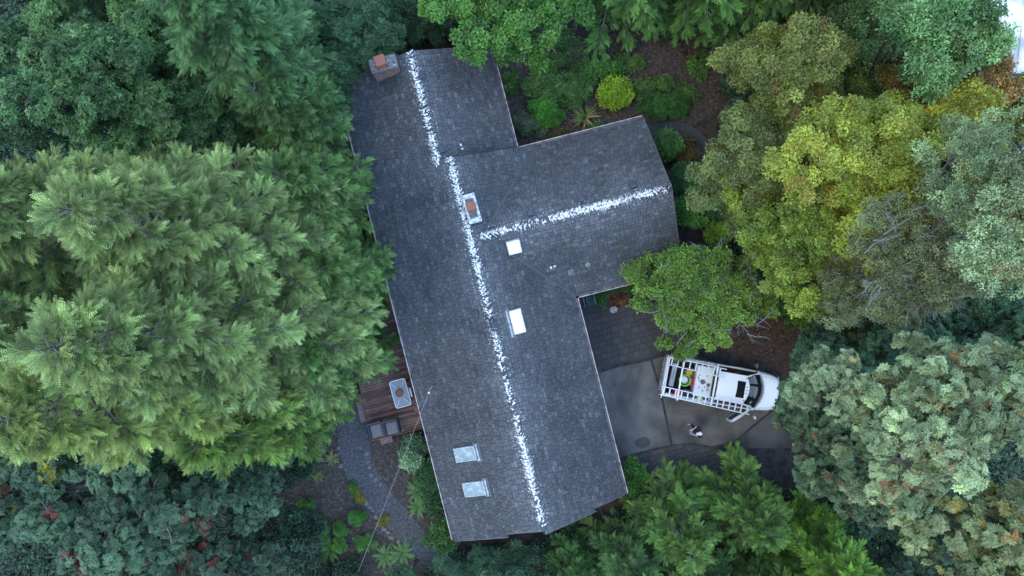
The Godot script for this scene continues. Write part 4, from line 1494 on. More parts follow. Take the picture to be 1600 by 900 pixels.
func build_courtyard() -> void:
	rng.seed = 41
	chair_metal("dark teal slatted garden chair in the courtyard under the eave", P(920.5, 470, 0.6) * Vector3(1, 0, 1) + Vector3(0, 0.05, 0), TURN, Color(0.02, 0.07, 0.09), Color(0.24, 0.3, 0.33))
	chair_metal("black thin-framed garden chair in the courtyard's inner corner", P(909, 472.5, 0.6) * Vector3(1, 0, 1) + Vector3(0, 0.05, 0), TURN - 0.1, Color(0.018, 0.017, 0.016), Color(0.12, 0.13, 0.14))
	var h := thing("garden_stool", "small white six-sided stool beside the courtyard's red plant", "stool", P(959, 484, 0.4) * Vector3(1, 0, 1) + Vector3(0, 0.05, 0), 0.25)
	var m := MB.new()
	m.col = Color(1.9, 1.9, 1.9)
	m.lathe(Vector3.ZERO, [Vector2(0.001, 0.36), Vector2(0.17, 0.36), Vector2(0.2, 0.385), Vector2(0.22, 0.38), Vector2(0.22, 0.33), Vector2(0.1, 0.3)], 6, Vector2(1, 0.82))
	put("top", m.mesh(), M.mortar, h)
	var l := MB.new()
	l.col = Color(0.5, 0.5, 0.5)
	l.lathe(Vector3.ZERO, [Vector2(0.09, 0.32), Vector2(0.07, 0.15), Vector2(0.15, 0.0)], 12)
	put("pedestal", l.mesh(), M.mortar, h)

# ---------------------------------------------------------------- truck
func patch(m: MB, f: Callable, nu: int, nv: int) -> void:         # a smooth sheet f(u, v), u and v from 0 to 1
	var p := []
	for i in nu + 1:
		var r := []
		for j in nv + 1: r.append(f.call(float(i) / nu, float(j) / nv))
		p.append(r)
	var nrm := func(i: int, j: int) -> Vector3:
		var a: Vector3 = p[mini(i + 1, nu)][j] - p[maxi(i - 1, 0)][j]
		var b: Vector3 = p[i][mini(j + 1, nv)] - p[i][maxi(j - 1, 0)]
		return a.cross(b).normalized()
	for i in nu:
		for j in nv:
			var n0: Vector3 = nrm.call(i, j)
			var n1: Vector3 = nrm.call(i + 1, j)
			var n2: Vector3 = nrm.call(i + 1, j + 1)
			var n3: Vector3 = nrm.call(i, j + 1)
			m.trin(p[i][j], p[i + 1][j], p[i + 1][j + 1], n0, n1, n2)
			m.trin(p[i][j], p[i + 1][j + 1], p[i][j + 1], n0, n2, n3)

func ladder_thing(label: String, at: Vector3, turn: float, length: float, width: float, pitch: float) -> void:
	var l := thing("ladder", label, "ladder", at, turn, "ladders on the truck rack")
	for s: float in [-1.0, 1.0]:
		var r := MB.new()
		r.col = Color.WHITE
		r.box(Vector3(0, 0.04, s * width * 0.5), Vector3(length, 0.08, 0.045), Basis.IDENTITY, 0.01)
		put("rail", r.mesh(), M.alum, l)
	var rung := MB.new()
	rung.col = Color.WHITE
	rung.box(Vector3.ZERO, Vector3(0.06, 0.035, width - 0.05), Basis.IDENTITY, 0.01)
	var rm := rung.mesh()
	var n := int(length / pitch)
	for i in n:
		var o := put("rung", rm, M.alum, l)
		o.position = Vector3(-length * 0.5 + pitch * (i + 0.5), 0.045, 0)

func build_truck() -> void:
	var ang := deg_to_rad(-10.0)
	var base := Vector3(10.14, 0.03, 4.71)
	var t := thing("pickup_truck", "white pickup truck with ladder rack, its passenger door open", "pickup truck", base, ang)
	var white := Color.WHITE
	# lower cab and bonnet
	var m := MB.new()
	m.col = white
	var halfw := func(x: float) -> float:
		if x < 1.9: return 0.97
		var k := (x - 1.9) / 1.07
		return 0.97 - 0.1 * k - 0.27 * pow(k, 5.0)
	var topy := func(x: float) -> float: return 1.27 if x < 2.0 else 1.27 - 0.07 * (x - 2.0) - 0.2 * pow((x - 2.0) / 0.97, 4.0)
	patch(m, func(u: float, v: float) -> Vector3:
		var x := lerpf(-0.36, 2.97, u)
		var w: float = halfw.call(x)
		var y: float = topy.call(x)
		var a := (v - 0.5) * 2.0
		var s := absf(a)
		if s < 0.72: return Vector3(x, y + 0.045 * (1.0 - pow(s / 0.72, 2.0)) - (0.02 if s > 0.6 else 0.0), a / 0.72 * w * 0.92)
		var k := (s - 0.72) / 0.28
		return Vector3(x, lerpf(y - 0.0, 0.5, k) , signf(a) * w * (0.92 + 0.08 * minf(1.0, k * 3.0))), 34, 26)
	m.quad(Vector3(2.97, 1.0, -0.6), Vector3(2.97, 0.5, -0.6), Vector3(2.97, 0.5, 0.6), Vector3(2.97, 1.0, 0.6))
	put("body", m.mesh(), M.paint, t)
	# bonnet crease lines
	for s: float in [-1.0, 1.0]:
		var cr := MB.new()
		cr.col = Color(0.35, 0.37, 0.4)
		var q := []
		var rad := []
		for k in 9:
			var x := lerpf(2.0, 2.9, k / 8.0)
			q.append(Vector3(x, topy.call(x) + 0.008 - (0.0 if k < 8 else 0.03), s * halfw.call(x) * 0.8))
			rad.append(0.006)
		cr.tube(q, rad, 5)
		put("bonnet_seam", cr.mesh(), M.paint, t)
	# upper cab
	var ry := 1.88
	var up := MB.new()
	up.col = white
	patch(up, func(u: float, v: float) -> Vector3:
		var a := (v - 0.5) * 2.0
		var x := lerpf(-0.32, 1.22 - 0.2 * a * a, u)
		return Vector3(x, ry + 0.05 * (1.0 - a * a) - 0.03 * pow(absf(u - 0.5) * 2.0, 4.0), a * 0.67), 12, 12)
	put("roof", up.mesh(), M.paint, t)
	var ws := MB.new()
	ws.col = white
	patch(ws, func(u: float, v: float) -> Vector3:
		var a := (v - 0.5) * 2.0
		var p := Vector3(1.23 - 0.2 * a * a, ry + 0.045 * (1.0 - a * a) - 0.035, a * 0.7)
		var q := Vector3(2.1 - 0.32 * a * a, 1.3, a * 0.86)
		return p.lerp(q, u) + Vector3(0.03, 0.05, 0) * sin(PI * u), 8, 12)
	put("windshield", ws.mesh(), M.glass, t)
	var inner := MB.new()
	inner.col = Color(0.25, 0.3, 0.32)
	patch(inner, func(u: float, v: float) -> Vector3:
		var a := (v - 0.5) * 2.0
		return Vector3(lerpf(1.9, 2.16, u) - 0.32 * a * a, 1.325 - 0.01 * u, a * 0.86), 2, 12)
	put("wiper_cowl", inner.mesh(), M.plain, t)
	for s: float in [-1.0, 1.0]:
		var pil := MB.new()
		pil.col = white
		pil.bar(Vector3(1.04, ry - 0.02, s * 0.665), Vector3(1.82, 1.29, s * 0.885), 0.07, 0.07, 0.02)
		pil.bar(Vector3(-0.32, ry - 0.03, s * 0.665), Vector3(-0.34, 1.26, s * 0.92), 0.09, 0.07, 0.02)
		pil.bar(Vector3(-0.34, ry - 0.015, s * 0.66), Vector3(1.06, ry - 0.015, s * 0.66), 0.07, 0.06, 0.02)
		put("pillar", pil.mesh(), M.paint, t)
		var gl := MB.new()
		gl.col = white
		gl.quad(Vector3(-0.28, ry - 0.05, s * 0.675), Vector3(1.06, ry - 0.05, s * 0.675), Vector3(1.74, 1.29, s * 0.9), Vector3(-0.3, 1.29, s * 0.9))
		put("side_window", gl.mesh(), M.glass, t)
		var sill := MB.new()
		sill.col = white
		sill.bar(Vector3(-0.34, 1.275, s * 0.935), Vector3(1.8, 1.275, s * 0.935), 0.05, 0.03, 0.01)
		put("window_sill", sill.mesh(), M.paint, t)
		var lamp := put("headlight", box_mesh(Vector3(0.1, 0.2, 0.26), 0.03, Color(0.8, 0.8, 0.8)), M.capmetal, t)
		lamp.position = Vector3(2.88, 0.86, s * 0.68)
		lamp.rotation.y = s * -0.4
		var tail := put("tail_light", box_mesh(Vector3(0.06, 0.3, 0.12), 0.015, Color(0.5, 0.03, 0.03)), M.plain, t)
		tail.position = Vector3(-2.69, 1.05, s * 0.9)
	var rw := put("rear_window", box_mesh(Vector3(0.04, 0.5, 1.3), 0.01), M.glass, t)
	rw.position = Vector3(-0.37, 1.58, 0)
	rw.rotation.z = 0.1
	var third := put("brake_light", box_mesh(Vector3(0.05, 0.05, 0.4), 0.01, Color(0.35, 0.12, 0.12)), M.plain, t)
	third.position = Vector3(-0.33, ry - 0.0, 0)
	# sunroof and roof marker lamps
	var sr := put("sunroof", box_mesh(Vector3(0.4, 0.03, 0.8), 0.012), M.glass, t)
	sr.position = Vector3(0.8, ry + 0.036, 0)
	for k: float in [-0.56, -0.15, 0.0, 0.15, 0.5]:
		var ml := put("marker_lamp", box_mesh(Vector3(0.1, 0.035, 0.06), 0.015, Color(0.3, 0.3, 0.3)), M.plain, t)
		ml.position = Vector3(1.1 - 0.25 * k * k, ry + 0.035 - 0.05 * k * k, k)
	# bed
	var bed := MB.new()
	bed.col = Color(0.16, 0.17, 0.18)
	bed.box(Vector3(-1.53, 0.75, 0), Vector3(2.24, 0.1, 1.72))
	put("bed_floor", bed.mesh(), M.rubber, t)
	for s: float in [-1.0, 1.0]:
		var sd := MB.new()
		sd.col = white
		sd.box(Vector3(-1.53, 0.98, s * 0.92), Vector3(2.3, 0.78, 0.13), Basis.IDENTITY, 0.03)
		put("bed_side", sd.mesh(), M.paint, t)
		var rail := MB.new()
		rail.col = Color(0.8, 0.83, 0.86)
		rail.box(Vector3(-1.35, 1.42, s * 0.92), Vector3(1.9, 0.1, 0.16), Basis.IDENTITY, 0.02)
		put("bed_rail", rail.mesh(), M.capmetal, t)
	var gate := put("tailgate", box_mesh(Vector3(0.08, 0.62, 1.72), 0.02), M.paint, t)
	gate.position = Vector3(-2.65, 1.03, 0)
	var head := put("bed_front", box_mesh(Vector3(0.06, 0.6, 1.72), 0.02), M.paint, t)
	head.position = Vector3(-0.42, 1.03, 0)
	for s: float in [-1.0, 1.0]:
		var bp := put("bumper", box_mesh(Vector3(0.16, 0.2, 1.75), 0.05, Color(0.7, 0.7, 0.72)), M.metal, t)
		bp.position = Vector3(2.98 if s > 0 else -2.72, 0.55, 0)
	# wheels
	for i in 4:
		var wh := MB.new()
		wh.col = Color.WHITE
		wh.lathe(Vector3.ZERO, [Vector2(0.2, -0.13), Vector2(0.36, -0.13), Vector2(0.4, -0.09), Vector2(0.4, 0.09), Vector2(0.36, 0.13), Vector2(0.2, 0.13)], 22)
		var o := put("wheel", wh.mesh(), M.rubber, t)
		o.position = Vector3(1.95 if i % 2 else -1.75, 0.4, 0.86 if i / 2 else -0.86)
		o.rotation.x = PI / 2
		var ri := MB.new()
		ri.col = Color(0.7, 0.7, 0.7)
		ri.lathe(Vector3.ZERO, [Vector2(0.001, 0.11), Vector2(0.2, 0.12), Vector2(0.2, -0.12), Vector2(0.001, -0.11)], 16)
		put("rim", ri.mesh(), M.metal, o)
	# side mirror on the driver's side, open passenger door with its own
	var mr := MB.new()
	mr.col = Color(0.02, 0.02, 0.02)
	mr.bar(Vector3(1.6, 1.35, -0.9), Vector3(1.58, 1.38, -1.15), 0.05, 0.05)
	mr.col = Color(0.1, 0.105, 0.11)
	mr.box(Vector3(1.53, 1.42, -1.24), Vector3(0.1, 0.3, 0.2), Basis(Vector3.UP, 0.2), 0.03)
	mr.box(Vector3(1.46, 1.42, -1.24), Vector3(0.02, 0.26, 0.17), Basis(Vector3.UP, 0.2), 0.008)
	put("side_mirror", mr.mesh(), M.plain, t)
	var door := Node3D.new()
	door.name = "door"
	t.add_child(door)
	door.position = Vector3(1.62, 0, 0.98)
	door.rotation.y = deg_to_rad(42.0)
	door.set_meta("label", "open passenger door")
	var dp := MB.new()
	dp.col = white
	dp.box(Vector3(-0.55, 0.88, 0.0), Vector3(1.1, 0.74, 0.09), Basis.IDENTITY, 0.03)
	put("door_panel", dp.mesh(), M.paint, door)
	var df := MB.new()
	df.col = Color(0.55, 0.57, 0.6)
	for q in [[Vector3(-0.02, 1.26, 0), Vector3(-0.55, 1.8, -0.14)], [Vector3(-0.55, 1.8, -0.14), Vector3(-1.06, 1.8, -0.14)], [Vector3(-1.06, 1.8, -0.14), Vector3(-1.08, 1.24, 0)]]: df.bar(q[0], q[1], 0.045, 0.045)
	put("window_frame", df.mesh(), M.plain, door)
	var dt := put("door_trim", box_mesh(Vector3(0.9, 0.5, 0.03), 0.01, Color(0.05, 0.05, 0.055)), M.plain, door)
	dt.position = Vector3(-0.55, 0.95, -0.06)
	var m2 := MB.new()
	m2.col = Color(0.05, 0.05, 0.05)
	m2.bar(Vector3(-0.1, 1.32, 0.03), Vector3(0.0, 1.34, 0.3), 0.04, 0.05)
	m2.col = Color(0.5, 0.52, 0.55)
	m2.box(Vector3(0.0, 1.4, 0.38), Vector3(0.09, 0.28, 0.16), Basis(Vector3.UP, -0.5), 0.03)
	put("side_mirror", m2.mesh(), M.plain, door)
	# ladder rack
	var rk := 2.12
	for x: float in [-2.93, -2.16, -0.52]:
		var cb := MB.new()
		cb.col = white
		var thick := 0.04 if x < -2.5 else 0.075
		cb.bar(Vector3(x, rk, -1.02), Vector3(x, rk, 1.02), thick, 0.05, 0.01)
		for s: float in [-1.0, 1.0]: cb.bar(Vector3(x, rk - 0.02, s * 0.9), Vector3(maxf(x, -2.6), 1.36, s * 0.92), 0.05, 0.05)
		put("rack_bar", cb.mesh(), M.paint, t)
	for s: float in [-1.0, 1.0]:
		var sb := MB.new()
		sb.col = white
		sb.bar(Vector3(-2.95, rk - 0.055, s * 0.9), Vector3(-0.5, rk - 0.055, s * 0.9), 0.045, 0.045, 0.01)
		if s < 0: sb.bar(Vector3(-0.5, rk - 0.1, s * 0.96), Vector3(0.9, 1.34, s * 0.98), 0.03, 0.04, 0.008)
		put("rack_rail", sb.mesh(), M.paint, t)
	# white lidded toolbox across the bed, with filler caps
	var tb := MB.new()
	tb.col = white
	tb.box(Vector3(-0.86, 1.12, -0.02), Vector3(0.82, 0.66, 1.5), Basis.IDENTITY, 0.03)
	put("tank_box", tb.mesh(), M.paint, t)
	for q in [[-0.92, 0.0, 0.115], [-0.62, 0.1, 0.08]]:
		var cp := MB.new()
		cp.col = Color(0.1, 0.1, 0.11)
		cp.lathe(Vector3(q[0], 1.45, q[1]), [Vector2(q[2], 0.0), Vector2(q[2], 0.04), Vector2(q[2] * 0.8, 0.055), Vector2(0.001, 0.055)], 18)
		put("filler_cap", cp.mesh(), M.plain, t)
	for q in [[-1.12, -0.3], [-0.75, -0.32], [-0.65, 0.36], [-0.85, 0.42], [-1.05, 0.3], [-0.78, 0.22]]:
		var cp := MB.new()
		cp.col = Color(0.25, 0.25, 0.27)
		cp.lathe(Vector3(q[0], 1.45, q[1]), [Vector2(0.03, 0.0), Vector2(0.03, 0.02), Vector2(0.001, 0.025)], 8)
		put("bolt", cp.mesh(), M.metal, t)
	var tank_hose := MB.new()
	tank_hose.col = Color(0.12, 0.12, 0.13)
	var thp := []
	var thr := []
	for k in 22:
		var a := k / 21.0
		thp.append(Vector3(-1.2 + 0.62 * a, 1.47 + 0.03 * sin(a * 9.0), -0.25 + 0.55 * a + 0.12 * sin(a * 7.0)))
		thr.append(0.012)
	tank_hose.tube(thp, thr, 6)
	put("hose", tank_hose.mesh(), M.plain, t)
	var aer := MB.new()
	aer.col = Color(0.05, 0.05, 0.05)
	aer.tube([Vector3(2.05, 1.28, 0.8), Vector3(1.95, 1.75, 0.84)], [0.008, 0.003], 5)
	put("aerial", aer.mesh(), M.plain, t)
	var B := Basis(Vector3.UP, ang)
	var on := func(x: float, y: float, z: float) -> Vector3: return base + B * Vector3(x, y, z)
	# things carried
	ladder_thing("long white ladder on the rack along the truck's passenger side", on.call(-0.86, rk + 0.03, 0.77), ang - 0.048, 4.35, 0.4, 0.29)
	ladder_thing("shorter white ladder on the rack along the truck's driver side", on.call(-1.5, rk + 0.03, -0.72), ang - 0.055, 2.75, 0.4, 0.29)
	var w := thing("bucket", "lime green tub holding a white pail in the truck bed", "tub", on.call(-1.72, 0.8, 0.1), 0.0)
	var bk := MB.new()
	bk.col = Color(0.2, 0.55, 0.08)
	bk.lathe(Vector3.ZERO, [Vector2(0.2, 0.0), Vector2(0.27, 0.42), Vector2(0.29, 0.43), Vector2(0.29, 0.46), Vector2(0.25, 0.46), Vector2(0.19, 0.03), Vector2(0.001, 0.03)], 26)
	put("tub", bk.mesh(), M.plain, w)
	var wp := thing("pail", "white pail standing inside the lime green tub", "pail", on.call(-1.77, 0.84, 0.07), 0.3)
	var pm := MB.new()
	pm.col = Color(0.62, 0.68, 0.62)
	pm.lathe(Vector3.ZERO, [Vector2(0.13, 0.0), Vector2(0.165, 0.45), Vector2(0.175, 0.45), Vector2(0.16, 0.46), Vector2(0.13, 0.4), Vector2(0.06, 0.42), Vector2(0.001, 0.4)], 20)
	put("vessel", pm.mesh(), M.plain, wp)
	var rl := thing("hose_reel", "yellow hose reel in the truck bed beside the green tub", "hose reel", on.call(-1.48, 0.8, -0.32), 0.2)
	var rm := MB.new()
	rm.col = Color(0.6, 0.36, 0.05)
	rm.lathe(Vector3.ZERO, [Vector2(0.1, 0.0), Vector2(0.23, 0.02), Vector2(0.23, 0.36), Vector2(0.21, 0.4), Vector2(0.12, 0.4), Vector2(0.11, 0.36), Vector2(0.001, 0.34)], 24)
	put("drum", rm.mesh(), M.plain, rl)
	var hs := MB.new()
	hs.col = Color(0.09, 0.075, 0.07)
	var hp := []
	var hr := []
	for k in 60:
		var a := k * 0.36
		hp.append(Vector3(cos(a) * (0.16 + 0.002 * k), 0.42 + 0.0006 * k, sin(a) * (0.16 + 0.002 * k)) + Vector3(-0.1, 0, -0.02))
		hr.append(0.014)
	hs.tube(hp, hr, 6)
	put("hose", hs.mesh(), M.plain, rl)
	for q in [["red_crate", "dark red crate in the truck bed between tub and tank", "crate", Vector3(-1.34, 0.8, 0.12), Vector3(0.24, 0.46, 0.38), Color(0.28, 0.02, 0.03)], ["cooler", "pink-red lidded cooler at the bed's passenger side", "cooler", Vector3(-1.98, 0.8, 0.84), Vector3(0.26, 0.66, 0.42), Color(0.5, 0.03, 0.07)], ["canister", "pale yellow-green canister beside the tank on the passenger side", "canister", Vector3(-0.9, 0.8, 0.9), Vector3(0.26, 0.64, 0.28), Color(0.5, 0.56, 0.2)], ["grey_bin", "pale grey storage bin across the rear of the truck bed", "bin", Vector3(-2.26, 0.8, -0.05), Vector3(0.22, 0.2, 1.1), Color(0.3, 0.33, 0.37)], ["black_case", "black case under the passenger-side ladder in the truck bed", "case", Vector3(-1.42, 0.8, 0.66), Vector3(0.5, 0.38, 0.3), Color(0.03, 0.035, 0.06)]]:
		var o := thing(q[0], q[1], q[2], on.call(q[3].x, q[3].y, q[3].z), ang + rr(-0.05, 0.05))
		var bd := put("box", box_mesh(q[4] * Vector3(1, 0.85, 1), 0.025, q[5], Vector3(0, q[4].y * 0.425, 0)), M.plain, o)
		var ld := put("lid", box_mesh(q[4] * Vector3(1.04, 0.13, 1.04), 0.02, q[5] * 1.1, Vector3(0, q[4].y * 0.92, 0)), M.plain, o)
		var hd := MB.new()
		hd.col = q[5] * 0.5
		hd.bar(Vector3(0, q[4].y, -q[4].z * 0.2), Vector3(0, q[4].y, q[4].z * 0.2), 0.03, 0.025, 0.006)
		put("handle", hd.mesh(), M.plain, o)

# ---------------------------------------------------------------- person
func capsule(p: Vector3, a: Vector3, b: Vector3, ra: float, rb: float) -> float:
	var ab := b - a
	var t := clampf((p - a).dot(ab) / maxf(ab.length_squared(), 1e-9), 0.0, 1.0)
	return (p - a - ab * t).length() - lerpf(ra, rb, t)

# bones: [a, b, ra, rb, colour, flatten]; adds a surface-net skin of the joined bones to out.
func skin(out: MB, bones: Array, cell: float, k: float) -> void:
	var lo := Vector3.INF
	var hi := -Vector3.INF
	for b in bones:
		var r: float = maxf(b[2], b[3]) + cell * 2.0
		lo = lo.min(b[0] - Vector3.ONE * r).min(b[1] - Vector3.ONE * r)
		hi = hi.max(b[0] + Vector3.ONE * r).max(b[1] + Vector3.ONE * r)
	var n := Vector3i(((hi - lo) / cell).ceil()) + Vector3i.ONE
	var f := PackedFloat32Array()
	f.resize(n.x * n.y * n.z)
	f.fill(1.0)
	for b in bones:
		var r: float = maxf(b[2], b[3]) + k + cell * 2.0
		var mn: Vector3 = b[0].min(b[1]) - Vector3.ONE * r
		var mx: Vector3 = b[0].max(b[1]) + Vector3.ONE * r
		var i0 := Vector3i(((mn - lo) / cell).floor()).clamp(Vector3i.ZERO, n - Vector3i.ONE)
		var i1 := Vector3i(((mx - lo) / cell).ceil()).clamp(Vector3i.ZERO, n - Vector3i.ONE)
		for z in range(i0.z, i1.z + 1):
			for y in range(i0.y, i1.y + 1):
				for x in range(i0.x, i1.x + 1):
					var d := capsule(lo + Vector3(x, y, z) * cell, b[0], b[1], b[2], b[3])
					var at := x + n.x * (y + n.y * z)
					var h := maxf(k - absf(d - f[at]), 0.0) / k
					f[at] = minf(d, f[at]) - h * h * k * 0.25
	var field := func(p: Vector3) -> float:
		var d := 1.0
		for b in bones:
			var e := capsule(p, b[0], b[1], b[2], b[3])
			var h := maxf(k - absf(e - d), 0.0) / k
			d = minf(e, d) - h * h * k * 0.25
		return d
	var at := {}
	var pos := []
	var nor := []
	var col := []
	for z in n.z - 1:
		for y in n.y - 1:
			for x in n.x - 1:
				var s := Vector3.ZERO
				var c := 0
				var v := []
				for q in 8: v.append(f[(x + (q & 1)) + n.x * ((y + (q >> 1 & 1)) + n.y * (z + (q >> 2 & 1)))])
				for e in [[0, 1], [2, 3], [4, 5], [6, 7], [0, 2], [1, 3], [4, 6], [5, 7], [0, 4], [1, 5], [2, 6], [3, 7]]:
					var a: float = v[e[0]]
					var b: float = v[e[1]]
					if (a < 0.0) != (b < 0.0):
						var p := Vector3(e[0] & 1, e[0] >> 1 & 1, e[0] >> 2 & 1)
						var q := Vector3(e[1] & 1, e[1] >> 1 & 1, e[1] >> 2 & 1)
						s += p.lerp(q, a / (a - b)); c += 1
				if c == 0: continue
				at[Vector3i(x, y, z)] = pos.size()
				var w := lo + (Vector3(x, y, z) + s / c) * cell
				pos.append(w)
				var h := cell * 0.5
				nor.append(Vector3(field.call(w + Vector3(h, 0, 0)) - field.call(w - Vector3(h, 0, 0)), field.call(w + Vector3(0, h, 0)) - field.call(w - Vector3(0, h, 0)), field.call(w + Vector3(0, 0, h)) - field.call(w - Vector3(0, 0, h))).normalized())
				var best := 1e9
				var bc := Color.WHITE
				for b in bones:
					var d := capsule(w, b[0], b[1], b[2], b[3])
					if d < best:
						best = d; bc = b[4]
				col.append(bc)
	for cellv: Vector3i in at:
		for ax in 3:
			var d := Vector3i(1 if ax == 0 else 0, 1 if ax == 1 else 0, 1 if ax == 2 else 0)
			var u := Vector3i(d.z, d.x, d.y)
			var w := Vector3i(d.y, d.z, d.x)
			var g := cellv
			var g2 := g + d
			if g2.x >= n.x or g2.y >= n.y or g2.z >= n.z: continue
			var a := f[g.x + n.x * (g.y + n.y * g.z)]
			var b := f[g2.x + n.x * (g2.y + n.y * g2.z)]
			if (a < 0.0) == (b < 0.0): continue
			var q := [g, g - u, g - u - w, g - w]
			var ok := true
			for c in q: ok = ok and at.has(c)
			if not ok: continue
			var id := [at[q[0]], at[q[1]], at[q[2]], at[q[3]]]
			for tr in [[0, 1, 2], [0, 2, 3]]:
				var i: int = id[tr[0]]
				var j: int = id[tr[1]]
				var l: int = id[tr[2]]
				if (pos[j] - pos[i]).cross(pos[l] - pos[i]).dot(nor[i] + nor[j] + nor[l]) < 0:
					var sw := j
					j = l; l = sw
				out.col = col[i]
				out.trin(pos[i], pos[j], pos[l], nor[i], nor[j], nor[l])

func build_person() -> void:
	var at := P(1081, 667)
	at.y = 0.03
	var t := thing("person", "person in dark navy shirt and pale cap holding a small handset on the driveway", "person", at, PI + 0.12)
	t.scale = Vector3.ONE * 0.96
	# +x is ahead of the figure, z to its right, y up
	var skin_c := Color(0.5, 0.34, 0.29)
	var navy := Color(0.012, 0.014, 0.035)
	var trousers := Color(0.02, 0.02, 0.035)
	var shoe := Color(0.42, 0.42, 0.4)
	var b := []
	for s: float in [-1.0, 1.0]:
		var hip := Vector3(-0.02, 0.93, s * 0.1)
		var knee := Vector3(0.03 + 0.03 * s, 0.5, s * 0.125)
		var ank := Vector3(-0.03 + 0.06 * s, 0.09, s * 0.14)
		b.append([hip, knee, 0.095, 0.062, trousers])
		b.append([knee, ank, 0.06, 0.046, trousers])
		b.append([ank + Vector3(-0.03, -0.045, 0), ank + Vector3(0.17, -0.055, s * 0.03), 0.042, 0.034, shoe])
		var sh := Vector3(-0.03, 1.43, s * 0.2)
		var el := Vector3(0.03, 1.15, s * 0.235)
		var wr := Vector3(0.27, 1.1, s * 0.12)
		b.append([Vector3(-0.03, 1.45, s * 0.05), sh, 0.06, 0.06, navy])
		b.append([sh, sh.lerp(el, 0.62), 0.062, 0.056, navy])
		b.append([sh.lerp(el, 0.6), el, 0.042, 0.038, skin_c])
		b.append([el, wr, 0.038, 0.027, skin_c])
	b.append([Vector3(-0.02, 0.95, -0.05), Vector3(-0.02, 0.95, 0.05), 0.12, 0.12, trousers])
	b.append([Vector3(-0.02, 1.03, -0.05), Vector3(-0.02, 1.03, 0.05), 0.118, 0.118, navy])
	b.append([Vector3(-0.01, 1.18, -0.05), Vector3(-0.01, 1.18, 0.05), 0.112, 0.112, navy])
	b.append([Vector3(-0.02, 1.33, -0.09), Vector3(-0.02, 1.33, 0.09), 0.115, 0.115, navy])
	b.append([Vector3(-0.02, 1.44, 0), Vector3(0.015, 1.54, 0), 0.056, 0.052, skin_c])
	var body := MB.new()
	skin(body, b, 0.02, 0.05)
	# head, bent a little towards the handset
	var hb := []
	var hc := Vector3(0.035, 1.63, 0)
	hb.append([hc + Vector3(-0.015, 0.03, 0), hc + Vector3(0.005, 0.02, 0), 0.088, 0.084, skin_c])
	hb.append([hc + Vector3(0.03, -0.04, 0), hc + Vector3(0.05, -0.075, 0), 0.058, 0.036, skin_c])
	hb.append([hc + Vector3(0.0, -0.06, 0), hc + Vector3(-0.02, -0.12, 0), 0.05, 0.05, skin_c])
	hb.append([hc + Vector3(0.088, 0.0, 0), hc + Vector3(0.104, -0.03, 0), 0.008, 0.013, skin_c])
	hb.append([hc + Vector3(0.083, -0.062, -0.018), hc + Vector3(0.083, -0.062, 0.018), 0.008, 0.008, Color(0.4, 0.2, 0.18)])
	for s: float in [-1.0, 1.0]:
		hb.append([hc + Vector3(-0.005, 0.01, s * 0.086), hc + Vector3(-0.012, -0.025, s * 0.084), 0.013, 0.01, skin_c])
		hb.append([hc + Vector3(0.083, 0.006, s * 0.032), hc + Vector3(0.084, 0.006, s * 0.034), 0.011, 0.011, Color(0.08, 0.07, 0.07)])
	skin(body, hb, 0.007, 0.018)
	# hands: palm, four fingers and a thumb each, closed round the handset
	for s: float in [-1.0, 1.0]:
		var wr := Vector3(0.27, 1.1, s * 0.12)
		var pm := Vector3(0.325, 1.105, s * 0.095)
		var h := [[wr, pm, 0.025, 0.03, skin_c], [wr + Vector3(0.01, 0, s * 0.01), pm + Vector3(0.02, -0.01, s * 0.012), 0.022, 0.024, skin_c]]
		for k in 4:
			var r0 := pm + Vector3(0.03, -0.026 + 0.001 * k, s * (0.022 - 0.015 * k))
			var r1 := r0 + Vector3(0.025 - 0.003 * k, -0.014, s * -0.012)
			var r2 := r1 + Vector3(-0.006, -0.004, s * -0.026 * (1.0 - 0.08 * absf(k - 1.0)))
			h.append([pm + Vector3(0.01, -0.015, s * (0.018 - 0.012 * k)), r0, 0.011, 0.0095, skin_c])
			h.append([r0, r1, 0.0095, 0.0085, skin_c])
			h.append([r1, r2, 0.0085, 0.007, skin_c])
		h.append([pm + Vector3(-0.005, 0.014, s * -0.015), pm + Vector3(0.015, 0.034, s * -0.032), 0.013, 0.011, skin_c])
		h.append([pm + Vector3(0.015, 0.034, s * -0.032), pm + Vector3(0.04, 0.036, s * -0.04), 0.01, 0.008, skin_c])
		skin(body, h, 0.0045, 0.009)
	put("body", body.mesh(), M.cloth, t)
	var cap := MB.new()
	cap.col = Color(0.62, 0.62, 0.66)
	cap.lathe(hc + Vector3(-0.012, 0.045, 0), [Vector2(0.102, -0.02), Vector2(0.1, 0.02), Vector2(0.085, 0.055), Vector2(0.05, 0.078), Vector2(0.001, 0.085)], 20, Vector2(1.05, 0.95))
	cap.box(hc + Vector3(0.12, 0.035, 0), Vector3(0.1, 0.008, 0.13), Basis(Vector3(0, 0, 1), -0.2), 0.003)
	put("cap", cap.mesh(), M.cloth, t)
	var hair := MB.new()
	hair.col = Color(0.2, 0.18, 0.17)
	hair.lathe(hc + Vector3(-0.022, 0.0, 0), [Vector2(0.06, -0.06), Vector2(0.088, -0.03), Vector2(0.097, 0.03)], 18, Vector2(0.95, 1.0))
	put("hair", hair.mesh(), M.cloth, t)
	var B := Basis(Vector3.UP, PI + 0.12)
	var r := thing("handset", "small pale handset held in both hands by the person", "handset", at + B * Vector3(0.36, 1.11, 0) * 0.96, PI + 0.12)
	put("case", box_mesh(Vector3(0.09, 0.03, 0.17), 0.01, Color(0.4, 0.42, 0.5)), M.plain, r)
	var sc := put("screen", box_mesh(Vector3(0.075, 0.006, 0.13), 0.002, Color(0.12, 0.13, 0.2)), M.plain, r)
